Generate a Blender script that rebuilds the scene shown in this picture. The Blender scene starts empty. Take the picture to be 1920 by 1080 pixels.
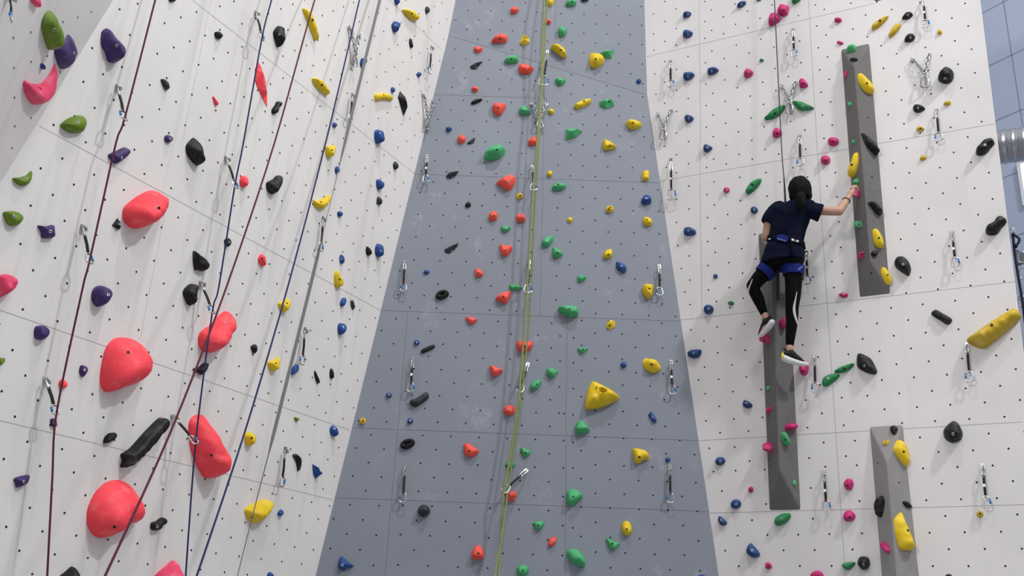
import bpy, bmesh, math, random
import numpy as np
from mathutils import Vector, Matrix, noise
from mathutils.bvhtree import BVHTree
from mathutils.geometry import delaunay_2d_cdt
random.seed(7)
SC = bpy.context.scene
COL = SC.collection
PI = math.pi

# ---------------------------------------------------------------- camera frame
F_PX = 1850.0
S = 0.11                       # metres per half hole-pitch of the wall grid
CAM = np.array([0.0, 0.0, 1.60])
U_cv = np.array([0.0345, -0.9420, 0.3345]); U_cv /= np.linalg.norm(U_cv)
Y_cv = np.array([0, 0, 1.0]); Y_cv = Y_cv - (Y_cv @ U_cv) * U_cv; Y_cv /= np.linalg.norm(Y_cv)
X_cv = np.cross(Y_cv, U_cv)
M3 = np.stack([X_cv, Y_cv, U_cv])            # camera axes -> world axes


def ray(x, y):
    return M3 @ np.array([(x - 960) / F_PX, (y - 540) / F_PX, 1.0])


def project(P):
    c = M3.T @ (np.asarray(P) - CAM)
    return np.array([960 + F_PX * c[0] / c[2], 540 + F_PX * c[1] / c[2]])


def projectN(P):
    c = (np.asarray(P) - CAM) @ M3
    return np.stack([960 + F_PX * c[:, 0] / c[:, 2], 540 + F_PX * c[:, 1] / c[:, 2]], 1)


class Plane:
    def __init__(self, n_in, d, word=''):
        self.n = n_in / np.linalg.norm(n_in)          # points into the wall
        self.d = d
        self.out = -self.n
        up = np.array([0, 0, 1.0])
        h = np.cross(self.n, up); h /= np.linalg.norm(h)
        self.e1 = h                                   # horizontal, to the right seen from the front
        self.e2 = np.cross(self.out, self.e1)         # up along the wall
        self.word = word

    def hit(self, x, y, off=0.0):
        r = ray(x, y)
        return CAM + r * ((self.d - off) / (self.n @ r))

    def depth(self, x, y):
        r = ray(x, y); q = self.n @ r
        return self.d / q if q > 1e-6 else 1e9


def cvplane(n, d, word):
    n = np.array(n); k = np.linalg.norm(n)
    return Plane(M3 @ (n / k), d * S / k, word)


PG = cvplane([-0.01529, 0.42509, 0.90502], 67.8613, 'grey wall')
PR = cvplane([0.4648, 0.34842, 0.81398], 67.0118, 'right white wall')
PL = cvplane([-0.88743, 0.05201, 0.45799], 42.7267, 'left white wall')
PU = cvplane([0.00235, 0.38013, 0.92493], 70.4421, 'grey wall')
# the overhanging facet in the top left corner shares one edge with the left wall
_a = PL.hit(212, 0); _b = PL.hit(0, 345); _e = (_b - _a) / np.linalg.norm(_b - _a)


def rota(v, k, t):
    return v * math.cos(t) + np.cross(k, v) * math.sin(t) + k * (k @ v) * (1 - math.cos(t))


_n = rota(PL.n, M3 @ (M3.T @ _e), math.radians(-42))
PF = Plane(_n, _n @ (_a - CAM), 'left overhang')


def meet(*pl):
    A = np.array([p.n for p in pl]); b = np.array([p.d + p.n @ CAM for p in pl])
    return np.linalg.solve(A, b)


FLOOR = Plane(np.array([0, 0.0001, -1.0]), CAM[2])
ZTOP = 9.4
TOP = Plane(np.array([0, 0.0001, 1.0]), ZTOP - CAM[2])

# ---------------------------------------------------------------- materials
MATS = {}


def srgb(h):
    h = h.lstrip('#'); o = []
    for i in (0, 2, 4):
        v = int(h[i:i + 2], 16) / 255
        o.append(v / 12.92 if v <= .04045 else ((v + .055) / 1.055) ** 2.4)
    return (*o, 1)


def mat(name, col, rough=.55, metal=0.0, vary=.12, scale=18, bump=0.0, bscale=160, chalk=0.0, chalkcol=(.75, .72, .70, 1), spec=.5, emit=0):
    if name in MATS: return MATS[name]
    m = bpy.data.materials.new(name); m.use_nodes = True
    nt = m.node_tree; N = nt.nodes; K = nt.links
    b = N['Principled BSDF']
    if isinstance(col, str): col = srgb(col)
    b.inputs['Roughness'].default_value = rough; b.inputs['Metallic'].default_value = metal
    b.inputs['Specular IOR Level'].default_value = spec
    tc = N.new('ShaderNodeTexCoord')
    no = N.new('ShaderNodeTexNoise'); no.inputs['Scale'].default_value = scale; no.inputs['Detail'].default_value = 6
    K.new(tc.outputs['Object'], no.inputs['Vector'])
    mx = N.new('ShaderNodeMix'); mx.data_type = 'RGBA'
    mx.inputs[6].default_value = tuple(c * (1 - vary) for c in col[:3]) + (1,)
    mx.inputs[7].default_value = tuple(min(1, c * (1 + vary)) for c in col[:3]) + (1,)
    K.new(no.outputs['Fac'], mx.inputs[0])
    out = mx.outputs[2]
    if chalk > 0:
        n2 = N.new('ShaderNodeTexNoise'); n2.inputs['Scale'].default_value = 14; n2.inputs['Detail'].default_value = 8
        n2.inputs['Roughness'].default_value = .7
        K.new(tc.outputs['Object'], n2.inputs['Vector'])
        r = N.new('ShaderNodeMapRange'); r.inputs[1].default_value = .52; r.inputs[2].default_value = .78; r.inputs[4].default_value = chalk
        K.new(n2.outputs['Fac'], r.inputs[0])
        m2 = N.new('ShaderNodeMix'); m2.data_type = 'RGBA'; m2.inputs[7].default_value = chalkcol
        K.new(r.outputs[0], m2.inputs[0]); K.new(out, m2.inputs[6]); out = m2.outputs[2]
    K.new(out, b.inputs['Base Color'])
    if bump:
        n3 = N.new('ShaderNodeTexNoise'); n3.inputs['Scale'].default_value = bscale; n3.inputs['Detail'].default_value = 3
        K.new(tc.outputs['Object'], n3.inputs['Vector'])
        bp = N.new('ShaderNodeBump'); bp.inputs['Strength'].default_value = bump; bp.inputs['Distance'].default_value = .002
        K.new(n3.outputs['Fac'], bp.inputs['Height']); K.new(bp.outputs['Normal'], b.inputs['Normal'])
    if emit:
        b.inputs['Emission Color'].default_value = col; b.inputs['Emission Strength'].default_value = emit
    MATS[name] = m
    return m


def wall_mat(name, col, streak, chalk, streakcol, warm=0.02, e1=None, e2=None):
    """painted plywood with mottling, rubber scuffs drawn out along the fall line and chalk smudges"""
    m = bpy.data.materials.new(name); m.use_nodes = True
    nt = m.node_tree; N = nt.nodes; K = nt.links; b = N['Principled BSDF']
    b.inputs['Roughness'].default_value = .62; b.inputs['Specular IOR Level'].default_value = .35
    tc = N.new('ShaderNodeTexCoord')

    def dots(v):
        d = N.new('ShaderNodeVectorMath'); d.operation = 'DOT_PRODUCT'
        d.inputs[1].default_value = tuple(v); K.new(tc.outputs['Object'], d.inputs[0]); return d.outputs['Value']
    cx = N.new('ShaderNodeCombineXYZ'); K.new(dots(e1), cx.inputs[0]); K.new(dots(e2), cx.inputs[1])

    def noisefac(scale, sx, sy, lo, hi, amt, detail=6, rough=.6):
        mp = N.new('ShaderNodeMapping'); mp.inputs['Scale'].default_value = (sx, sy, 1)
        K.new(cx.outputs[0], mp.inputs['Vector'])
        no = N.new('ShaderNodeTexNoise'); no.inputs['Scale'].default_value = scale; no.inputs['Detail'].default_value = detail
        no.inputs['Roughness'].default_value = rough
        K.new(mp.outputs[0], no.inputs['Vector'])
        r = N.new('ShaderNodeMapRange'); r.inputs[1].default_value = lo; r.inputs[2].default_value = hi; r.inputs[4].default_value = amt
        K.new(no.outputs['Fac'], r.inputs[0]); return r.outputs[0]

    def mix(f, a, bcol):
        x = N.new('ShaderNodeMix'); x.data_type = 'RGBA'; K.new(f, x.inputs[0])
        if isinstance(a, tuple): x.inputs[6].default_value = a
        else: K.new(a, x.inputs[6])
        x.inputs[7].default_value = bcol; return x.outputs[2]
    col = srgb(col)
    dk = tuple(c * .9 for c in col[:3]) + (1,)
    o = mix(noisefac(1.3, 1, 1, .3, .7, 1), col, dk)
    o = mix(noisefac(1.0, 9, .35,  .54, .76, streak), o, srgb(streakcol))
    o = mix(noisefac(1.0, 22, .6, .60, .80, streak * .4), o, srgb(streakcol))
    o = mix(noisefac(26, 1, 1, .66, .8, streak * .7, 3), o, srgb(streakcol))
    if chalk: o = mix(noisefac(1.7, 1.3, 1, .58, .85, chalk, 10, .75), o, srgb('#d2d4d6'))
    K.new(o, b.inputs['Base Color'])
    n3 = N.new('ShaderNodeTexNoise'); n3.inputs['Scale'].default_value = 220
    K.new(cx.outputs[0], n3.inputs['Vector'])
    bp = N.new('ShaderNodeBump'); bp.inputs['Strength'].default_value = .12; bp.inputs['Distance'].default_value = .002
    K.new(n3.outputs['Fac'], bp.inputs['Height']); K.new(bp.outputs['Normal'], b.inputs['Normal'])
    return m


HOLDCOL = {'red': '#FA4652', 'pink': '#DE4067', 'coral': '#EC5546', 'green': '#46A66B', 'blue': '#1D4585', 'yellow': '#DBBB1C',
           'magenta': '#B8246A', 'black': '#0D0D0F', 'grey': '#2B2D32', 'purple': '#3B2860', 'olive': '#5F7C1C'}


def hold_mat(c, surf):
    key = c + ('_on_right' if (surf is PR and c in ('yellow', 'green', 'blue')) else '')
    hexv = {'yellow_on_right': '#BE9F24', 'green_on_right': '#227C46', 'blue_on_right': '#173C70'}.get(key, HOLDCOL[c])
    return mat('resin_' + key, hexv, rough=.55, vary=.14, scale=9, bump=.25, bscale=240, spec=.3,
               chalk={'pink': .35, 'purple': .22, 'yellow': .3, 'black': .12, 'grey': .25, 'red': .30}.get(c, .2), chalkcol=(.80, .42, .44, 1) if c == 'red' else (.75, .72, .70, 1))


# ---------------------------------------------------------------- helpers
def tag(o, label=None, cat=None, group=None, kind=None):
    if label: o['label'] = label
    if cat: o['category'] = cat
    if group: o['group'] = group
    if kind: o['kind'] = kind
    return o


def mesh_obj(name, verts, faces, mats, parent=None, smooth=True, fm=None, origin=None):
    me = bpy.data.meshes.new(name)
    v = [tuple(map(float, p)) for p in verts]
    if origin is not None: v = [(a[0] - origin[0], a[1] - origin[1], a[2] - origin[2]) for a in v]
    me.from_pydata(v, [], [tuple(int(i) for i in f) for f in faces])
    for m in (mats if isinstance(mats, (list, tuple)) else [mats]): me.materials.append(m)
    if fm: me.polygons.foreach_set('material_index', fm)
    me.polygons.foreach_set('use_smooth', [bool(smooth)] * len(me.polygons))
    bm = bmesh.new(); bm.from_mesh(me)
    if not name.startswith(('wall', 'floor')): bmesh.ops.recalc_face_normals(bm, faces=bm.faces)
    bm.to_mesh(me); bm.free()
    me.update()
    o = bpy.data.objects.new(name, me); COL.objects.link(o)
    if parent is not None: o.parent = parent
    elif origin is not None: o.location = origin
    return o


def empty(name, loc):
    o = bpy.data.objects.new(name, None); COL.objects.link(o); o.location = tuple(loc); o.empty_display_size = .1
    return o


class MB:
    """collects shapes into one mesh"""
    def __init__(self): self.v = []; self.f = []; self.m = []

    def add(self, v, f, m=0):
        b = len(self.v); self.v += [np.asarray(p, float) for p in v]
        self.f += [tuple(i + b for i in q) for q in f]; self.m += [m] * len(f)

    def box(self, c, ax, ay, az, m=0):
        c = np.asarray(c); v = [c + sx * ax + sy * ay + sz * az for sz in (-1, 1) for sy in (-1, 1) for sx in (-1, 1)]
        self.add(v, [(0, 2, 3, 1), (4, 5, 7, 6), (0, 1, 5, 4), (2, 6, 7, 3), (0, 4, 6, 2), (1, 3, 7, 5)], m)

    def tube(self, path, r, closed=False, seg=8, m=0, ref=None):
        P = [np.asarray(p, float) for p in path]; n = len(P)
        R = r if isinstance(r, (list, tuple, np.ndarray)) else [r] * n
        rings = []; prev = ref
        for i in range(n):
            a = P[(i - 1) % n] if (closed or i > 0) else P[i]; c = P[(i + 1) % n] if (closed or i < n - 1) else P[i]
            t = c - a; t = t / (np.linalg.norm(t) + 1e-12)
            if prev is None:
                prev = np.array([0, 0, 1.0]) if abs(t[2]) < .9 else np.array([1.0, 0, 0])
            u = prev - t * (prev @ t); u /= np.linalg.norm(u) + 1e-12; prev = u
            w = np.cross(t, u)
            rings.append([P[i] + R[i] * (math.cos(2 * PI * k / seg) * u + math.sin(2 * PI * k / seg) * w) for k in range(seg)])
        v = [p for q in rings for p in q]; f = []
        for i in range(n if closed else n - 1):
            j = (i + 1) % n
            for k in range(seg):
                k2 = (k + 1) % seg; f.append((i * seg + k, i * seg + k2, j * seg + k2, j * seg + k))
        if not closed:
            f.append(tuple(range(seg))[::-1]); f.append(tuple((n - 1) * seg + k for k in range(seg)))
        self.add(v, f, m)

    def ball(self, c, r, m=0, seg=12, rings=8, axes=None):
        c = np.asarray(c, float)
        if axes is None: axes = np.eye(3) * r
        v = []; f = []
        for i in range(rings + 1):
            th = PI * i / rings
            for k in range(seg):
                a = 2 * PI * k / seg
                v.append(c + axes[0] * math.sin(th) * math.cos(a) + axes[1] * math.sin(th) * math.sin(a) + axes[2] * math.cos(th))
        for i in range(rings):
            for k in range(seg):
                k2 = (k + 1) % seg; f.append((i * seg + k, (i + 1) * seg + k, (i + 1) * seg + k2, i * seg + k2))
        self.add(v, f, m)

    def chain(self, pts):
        """overlapping balls and cones: pts = (point, radius)"""
        for (p, r) in pts: self.ball(p, r)
        for (p, r), (q, s) in zip(pts, pts[1:]): self.tube([p, q], [r, s], seg=14)

    def loft(self, secs, seg=20):
        """closed loft: (centre, half width vector, half depth vector)"""
        v = []; f = []
        for c, a, b in secs:
            for k in range(seg):
                t = 2 * PI * k / seg; ct, st = math.cos(t), math.sin(t)
                e = .8
                v.append(np.asarray(c) + a * math.copysign(abs(ct) ** e, ct) + b * math.copysign(abs(st) ** e, st))
        n = len(secs)
        for i in range(n - 1):
            for k in range(seg):
                k2 = (k + 1) % seg; f.append((i * seg + k, i * seg + k2, (i + 1) * seg + k2, (i + 1) * seg + k))
        f.append(tuple(range(seg))[::-1]); f.append(tuple((n - 1) * seg + k for k in range(seg)))
        self.add(v, f)

    def build(self, name, mats, parent=None, origin=None, smooth=True):
        return mesh_obj(name, self.v, self.f, mats, parent, smooth, self.m, origin)


def catmull(P, n, closed=True):
    P = np.asarray(P, float); k = len(P); out = []
    idx = range(k) if closed else range(k - 1)
    for i in idx:
        p0 = P[(i - 1) % k] if closed else P[max(i - 1, 0)]; p1 = P[i]; p2 = P[(i + 1) % k]
        p3 = P[(i + 2) % k] if closed else P[min(i + 2, k - 1)]
        for j in range(n):
            t = j / n
            out.append(hermite(p1, p2, (p2 - p0) * .42, (p3 - p1) * .42, t))
    if not closed: out.append(P[-1])
    return np.array(out)


def hermite(a, b, ta, tb, t):
    t2, t3 = t * t, t * t * t
    return a * (2 * t3 - 3 * t2 + 1) + ta * (t3 - 2 * t2 + t) + b * (-2 * t3 + 3 * t2) + tb * (t3 - t2)


def resample(P, n):
    P = np.asarray(P); Q = np.vstack([P, P[:1]]); d = np.r_[0, np.cumsum(np.linalg.norm(np.diff(Q, axis=0), axis=1))]
    s = np.linspace(0, d[-1], n, endpoint=False)
    return np.stack([np.interp(s, d, Q[:, i]) for i in range(Q.shape[1])], 1)


def seg_dist(P, B):
    """distance of points P to the closed outline B"""
    A = B; C = np.roll(B, -1, 0); AB = C - A; L2 = (AB ** 2).sum(1) + 1e-18
    t = np.clip(((P[:, None] - A[None]) * AB[None]).sum(2) / L2[None], 0, 1)
    return np.linalg.norm(P[:, None] - (A[None] + t[..., None] * AB[None]), axis=2).min(1)


def inside(P, B):
    x, y = P[:, 0:1], P[:, 1:2]; A = B; C = np.roll(B, -1, 0)
    c = ((A[:, 1] > y) != (C[:, 1] > y)) & (x < (C[:, 0] - A[:, 0]) * (y - A[:, 1]) / (C[:, 1] - A[:, 1] + 1e-18) + A[:, 0])
    return c.sum(1) % 2 == 1


# ---------------------------------------------------------------- the walls
def wall(name, pl, poly3, paint, seams=(), holes=(), thick=.12):
    poly3 = [np.asarray(p) for p in poly3]; n = len(poly3)
    mb = MB()
    back = [p + pl.n * thick for p in poly3]
    mb.add(poly3 + back, [tuple(range(n))] + [tuple(n + k for k in range(n))[::-1]] +
           [(i, (i + 1) % n, n + (i + 1) % n, n + i)[::-1] for i in range(n)], 0)
    C = poly3[0]
    B2 = np.array([[(p - C) @ pl.e1, (p - C) @ pl.e2] for p in poly3])
    for sm_ in seams:
        x0, y0, x1, y1 = sm_[:4]
        a, b = pl.hit(x0, y0, .0008), pl.hit(x1, y1, .0008)
        t = b - a; t /= np.linalg.norm(t); w = np.cross(t, pl.out) * (sm_[4] if len(sm_) > 4 else .0015)
        mb.add([a - w, b - w, b + w, a + w], [(0, 1, 2, 3)], 1)
    pts = []
    for h in holes:
        if h[0] == 'px':
            pts += [pl.hit(x, y, .001) for x, y in h[1]]
        else:
            _, (sx, sy), cond, kx, sub = h
            o = pl.hit(sx, sy); u = S * kx
            H, V = np.array(pl.e1), np.array(pl.e2)
            c2 = np.array([(o - C) @ H, (o - C) @ V])
            lo, hi = B2.min(0) - c2, B2.max(0) - c2
            cand = []
            for r in range(int(lo[1] / u) - 1, int(hi[1] / u) + 2):
                for k in range(int(lo[0] / u) - 1, int(hi[0] / u) + 2):
                    if (k + r) % 2 == 0: cand.append((c2[0] + k * u, c2[1] + r * u))
            cand = np.array(cand)
            cand = cand[inside(cand, B2)]
            cand = cand[seg_dist(cand, B2) > .03]
            for q in cand:
                P = C + H * q[0] + V * q[1] + pl.out * .001
                px = project(P)
                if -500 < px[0] < 2400 and -500 < px[1] < 1500 and cond(px[0], px[1]): pts.append(P)
    for P in pts:
        mb.add([P + .007 * (math.cos(a) * pl.e1 + math.sin(a) * pl.e2) for a in [2 * PI * k / 8 for k in range(8)]], [tuple(range(8))], 2)
    o = mb.build(name, [paint, mat('seam_gap_grey', '#63666d', .9) if paint is grey_G else mat('seam_gap', '#9a9998', .9), mat('bolt_hole_black', '#0b0b0c', .9)], None, None, False)
    tag(o, kind='structure')
    return o


E1 = [p.e1 for p in (PL, PG, PR)]
white_L = wall_mat('white_paint_left', '#DDDAD8', .42, 0, '#A9A7A8', e1=PL.e1, e2=PL.e2)
white_R = wall_mat('white_paint_right', '#D4D1D2', .15, 0, '#B0ADAE', e1=PR.e1, e2=PR.e2)
grey_G = wall_mat('grey_paint', '#7F8591', .12, .5, '#6F747E', e1=PG.e1, e2=PG.e2)

def at_z(a, b, z): return a + (b - a) * ((z - a[2]) / (b[2] - a[2]))


LF_t, LF_0 = meet(PL, PF, TOP), meet(PL, PF, FLOOR)
LG_0, GR_0 = meet(PL, PG, FLOOR), meet(PG, PR, FLOOR)
LGU, GRU = meet(PL, PG, PU), meet(PG, PR, PU)
LU_t, UR_t = meet(PL, PU, TOP), meet(PU, PR, TOP)
ra, rb = PR.hit(1838, 0), PR.hit(1903, 527)





R_t, R_0 = at_z(ra, rb, ZTOP), at_z(ra, rb, 0)


def ln(x0, y0, x1, y1):
    return lambda x: y0 + (y1 - y0) * (x - x0) / (x1 - x0)


def lx(x0, y0, x1, y1):
    return lambda y: x0 + (x1 - x0) * (y - y0) / (y1 - y0)


l1, l2, l3 = ln(72, 235, 715, 583), ln(360, 0, 778, 326), ln(730, 0, 830, 95)
l4, l5 = ln(0, 581, 656, 806), ln(0, 789, 625, 938)
wall('wall_left', PL, [LG_0, LGU, LU_t, LF_t, LF_0], white_L,
     [(74, 236, 714, 582), (362, 1, 777, 325), (700, -28, 829, 94), (-200, 513, 655, 806), (-200, 741, 624, 937),
      (396, -2, 340, 275, .0006), (308, 405, 262, 640, .0006)],
     [('lat', (337, 889), lambda x, y: y > l5(x) + 3, 1, 0), ('lat', (363.7, 758), lambda x, y: l4(x) + 3 < y < l5(x) - 3, 1, 0),
      ('lat', (293, 595.5), lambda x, y: l1(x) + 3 < y < l4(x) - 3, 1, 0),
      ('lat', (270.7, 326), lambda x, y: l2(x) + 3 < y < l1(x) - 3, 1, 0),
      ('lat', (636, 57.5), lambda x, y: l3(x) + 3 < y < l2(x) - 3, 1, 0),
      ('lat', (809, 50.5), lambda x, y: y < l3(x) - 3, 1, 0)])
hF = PF.e1
wall('wall_left_overhang', PF, [LF_t, LF_t - hF * 3.5, LF_0 - hF * 3.5, LF_0][::-1], white_L, [],
     [('px', [(x / 4, y / 4) for x, y in ((106, 511), (109, 733), (112, 948), (234, 465), (234, 885), (102, 284), (232, 243), (356, 421),
                                          (472, 165), (584, 131), (686, 90), (451, 540), (90, 1112))])])
gC, gF = ln(715, 582, 1275, 602), ln(840, 65, 1212, 176)
vR, vM, vL = lx(1063, 595, 1059, 1080), lx(1022, 160, 1013, 595), lx(765, 585, 721, 1080)
wall('wall_center', PG, [LG_0, GR_0, GRU, LGU], grey_G,
     [(776, 326, 1239, 343), (841, 66.5, 1211, 177.5, .002), (811, 177, 1022, 184), (716, 582, 1275, 602), (661, 802, 1309, 826), (626, 933, 1329, 959),
      (1022, 122, 1013, 594), (1063, 596, 1059, 1200), (765, 585, 721, 1090)],
     [('lat', (1116.2, 769.5), lambda x, y: y > gC(x) + 2 and x > vR(y) + 18, 1, 0),
      ('lat', (1034.2, 606.2), lambda x, y: y > gC(x) + 2 and vL(y) + 6 < x < vR(y) - 4, 1, 0),
      ('lat', (733.7, 692), lambda x, y: y > gC(x) + 2 and x < vL(y) - 4, 1, 0),
      ('lat', (1163.5, 373.7), lambda x, y: y < gC(x) - 2 and x > vM(y) + 7, 1, 0),
      ('lat', (881.2, 364.2), lambda x, y: 180 < y < gC(x) - 2 and x < vM(y) - 4, 1, 0),
      ('lat', (917.2, 112.2), lambda x, y: y < 177 and x < vM(y) - 4, 1, 0),
      ('px', [(960 + x / 4, 540 + y / 4) for x, y in ((462, 373), (461, 561), (460, 754), (459, 951), (361, 360), (360, 547), (357, 740), (354, 938))] +
       [(960 + x / 4, 810 + y / 4) for x, y in ((459, 78), (458, 270), (456, 719))])])
wall('wall_center_upper', PU, [LGU, GRU, UR_t, LU_t], grey_G, [(1042, -100, 1041, 86)],
     [('lat', (1138.2, 63.7), lambda x, y: y < gF(x) - 3 and x > 1050, 1, 0), ('lat', (920.2, 21), lambda x, y: y < gF(x) - 3 and x < 1036, 1, 0)])
rc = ln(1276, 600, 1903, 528)
strip = [(1440 + x / 4, y / 4) for x, y in ((355, 37), (422, 70), (365, 195), (435, 262), (377, 358), (447, 427), (388, 523), (459, 594), (398, 692),
         (470, 764), (408, 863), (482, 938), (420, 1037), (621, 23), (732, 112), (637, 217), (746, 277), (30, 37), (137, 247), (237, 307), (45, 352),
         (145, 410), (247, 470), (52, 513), (153, 574), (59, 678), (169, 910), (276, 975), (227, 117))]
strip += [(1440 + x / 4, 270 + y / 4) for x, y in ((505, 214), (443, 316), (518, 397), (531, 583), (468, 689), (545, 775), (480, 881), (558, 970), (494, 1077),
          (80, 75), (187, 178), (283, 38), (295, 248), (90, 285), (306, 430), (328, 803), (338, 996))]
strip += [(960 + x / 4, y / 4) for x, y in ((1446, 162), (1445, 12), (1495, 75), (1497, 227), (1587, 253), (1585, 127), (1672, 30), (1765, 83), (1677, 182),
          (1770, 208), (1860, 137), (1447, 287), (1499, 382), (1592, 439), (1682, 338), (1450, 471), (1777, 396), (1867, 293), (1686, 497), (1595, 599),
          (1453, 630), (1506, 699), (1691, 658), (1880, 616), (1787, 720), (1599, 760), (1456, 791), (1886, 782), (1508, 861), (1694, 822), (1602, 924),
          (1793, 885), (1457, 954), (1892, 950), (1699, 988), (1510, 1025), (1798, 1053), (1146, 12), (1232, 65), (1061, 105), (1146, 160), (1232, 214),
          (1061, 254), (1146, 310), (1232, 338), (1065, 375), (1320, 423), (1145, 462), (1233, 520), (1071, 554), (1145, 616), (1233, 677), (1080, 706),
          (1322, 738), (1145, 774), (1233, 836), (1233, 997), (1325, 1062))]
strip += [(960 + x / 4, 270 + y / 4) for x, y in ((1606, 10), (1703, 77), (1802, 112), (1898, 40), (1512, 113), (1608, 148), (1460, 176), (1905, 214), (1708, 249),
          (1515, 284), (1463, 379), (1713, 424), (1912, 391), (1518, 456), (1617, 528), (1466, 553), (1718, 603), (1522, 633), (1821, 678), (1622, 708),
          (1468, 731), (1723, 784), (1525, 812), (1828, 862), (1626, 890), (1471, 911), (1729, 968), (1631, 1077), (1143, 16), (1233, 80), (1325, 147),
          (1159, 175), (1233, 215), (1327, 316), (1233, 415), (1328, 488), (1233, 588), (1330, 839), (1244, 761), (1270, 933), (1333, 1020))]
strip += [(960 + x / 4, 540 + y / 4) for x, y in ((1296, 28), (1335, 124), (1474, 15), (1533, 101), (1735, 77), (1635, 149), (1341, 313), (1440, 398), (1538, 292),
          (1543, 485), (1444, 593), (1399, 690), (1549, 684), (1449, 793), (1555, 887), (1454, 996), (1642, 378), (1749, 466), (1743, 270), (1649, 576),
          (1758, 667), (1656, 777), (1860, 556), (1869, 761), (1664, 983), (1773, 1073), (1878, 970))]
strip += [(960 + x / 4, 810 + y / 4) for x, y in ((1561, 5), (1317, 7), (1480, 122), (1670, 114), (1782, 217), (1511, 297), (1677, 290), (1895, 281), (1574, 443),
          (1906, 540), (1800, 661), (1693, 777), (1916, 772), (1599, 890), (1701, 1007))]
strip += [(1440 + x / 4, 540 + y / 4) for x, y in ((349, 76), (248, 225), (364, 314), (260, 426), (377, 518), (389, 727), (284, 841), (404, 940), (296, 1047),
          (589, 290), (603, 497), (619, 709), (636, 924), (523, 400), (509, 196), (553, 822), (568, 1029))]
strip += [(1440 + x / 4, 810 + y / 4) for x, y in ((417, 78), (309, 195), (430, 260), (322, 420), (336, 650), (461, 765), (227, 769), (350, 885), (117, 887),
          (239, 1005), (477, 1004), (652, 65), (584, 181), (666, 249), (686, 518), (705, 760), (634, 881))]
wall('wall_right', PR, [GR_0, R_0, R_t, UR_t, GRU], white_R,
     [(1213, 106, 1640, 6), (1239, 339, 1865, 232), (1277, 600, 1903, 528), (1311, 826, 1916, 791), (1331, 962, 1925, 946),
      (1310, -60, 1314, 270), (1312, 270, 1316, 594), (1512, -60, 1518, 33), (1518, 33, 1526, 175), (1526, 175, 1549, 540), (1549, 540, 1567, 810), (1567, 810, 1587, 1110)],
     [('px', strip),
      ('lat', (1686, 737.5), lambda x, y: y > rc(x) + 2 and x > 1611 + (y - 540) * .045 + (28 if y > 790 else 0) + (22 if 810 < y else 0), 1, 0),
      ('lat', (1741.5, 391.2), lambda x, y: y < rc(x) - 2 and x > 1640 + (y - 80) * .085, 1, 0)], thick=.10)

# floor of grey mats
mbf = MB(); mbf.box((0, 2.0, -.15), np.array([9, 0, 0.]), np.array([0, 8, 0.]), np.array([0, 0, .15]))
tag(mbf.build('floor', mat('grey_safety_mat', '#b4b5b8', .8)), kind='structure')

# ---------------------------------------------------------------- grey volumes on the right wall
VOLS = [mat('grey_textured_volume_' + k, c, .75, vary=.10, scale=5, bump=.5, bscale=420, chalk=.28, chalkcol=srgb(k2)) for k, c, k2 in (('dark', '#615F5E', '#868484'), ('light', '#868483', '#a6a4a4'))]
FACETS = []


def volume(label, base, apex_t, apex_b, h, holes=()):
    B = [PR.hit(x, y, -.005) for x, y in base]                    # TL TR BR BL
    at_, ab_ = PR.hit(*apex_t, h), PR.hit(*apex_b, h)
    # the flat ridge has a small width, like a pressed edge
    v = B + [at_, ab_]
    f = [(0, 4, 1), (1, 4, 5, 2), (2, 5, 3), (3, 5, 4, 0), (0, 1, 2, 3)]
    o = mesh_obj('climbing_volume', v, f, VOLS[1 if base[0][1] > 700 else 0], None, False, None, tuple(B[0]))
    bv = o.modifiers.new('edge', 'BEVEL'); bv.width = .012; bv.segments = 3; bv.limit_method = 'ANGLE'; bv.angle_limit = math.radians(12)
    tag(o, label, 'climbing volume', 'grey volumes on the right wall')
    for q in f[:4]:
        P = [v[i] for i in q]
        n = np.cross(P[1] - P[0], P[2] - P[0]); n /= np.linalg.norm(n)
        if n @ PR.out > 0: n = -n
        pl = Plane(n, n @ (P[0] - CAM), 'grey volume')
        FACETS.append((pl, np.array([project(p) for p in P])))
    for x, y in holes:
        pl = surface(x, y)
        p = pl.hit(x, y, .0012)
        mb = MB()
        mb.add([p + .0068 * (math.cos(a) * pl.e1 + math.sin(a) * pl.e2) for a in [2 * PI * k / 8 for k in range(8)]], [tuple(range(8))])
        mb.build('bolt_hole', mat('bolt_hole_black', '#0b0b0c', .9), o, tuple(B[0]))
    return o


def surface(x, y):
    best = None
    p = np.array([[x, y]])
    for pl, poly in FACETS:
        if inside(p, poly)[0]: best = min(best, (pl.depth(x, y), id(pl), pl)) if best else (pl.depth(x, y), id(pl), pl)
    if best: return best[2]
    if y < 345 - 1.63 * x and x < 212: return PF
    c = [PL, PG, PR, PU]
    return min(c, key=lambda q: q.depth(x, y))


volume('long grey hipped volume at upper right, beside the climber\'s outstretched hand', [(1576, 92), (1631, 80), (1671, 553), (1611, 560)], (1602, 126), (1632, 487), .12,
       [(1440 + 748 / 4, 880 / 4), (1635.2, 331.5), (1633.5, 512.5)])
volume('long grey hipped volume running down below the climber\'s feet', [(1421, 437), (1476, 429), (1503, 959), (1442, 960)], (1446, 478), (1461, 878), .12,
       [(1465, 552), (1473.5, 727.5), (1482, 876.5), (1441.5, 862)])
volume('long grey hipped volume at the bottom right with big yellow leaf holds', [(1629, 798), (1694, 794), (1745, 1262), (1667, 1264)], (1663, 868), (1692, 1195), .12,
       [(1645.5, 868.5), (1685.7, 904.7), (1701, 1068)])
volume('grey volume tip cut off by the top edge of the photo', [(1610, -380), (1665, -390), (1690, -7), (1639, 7)], (1634, -340), (1655, -70), .12)

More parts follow.
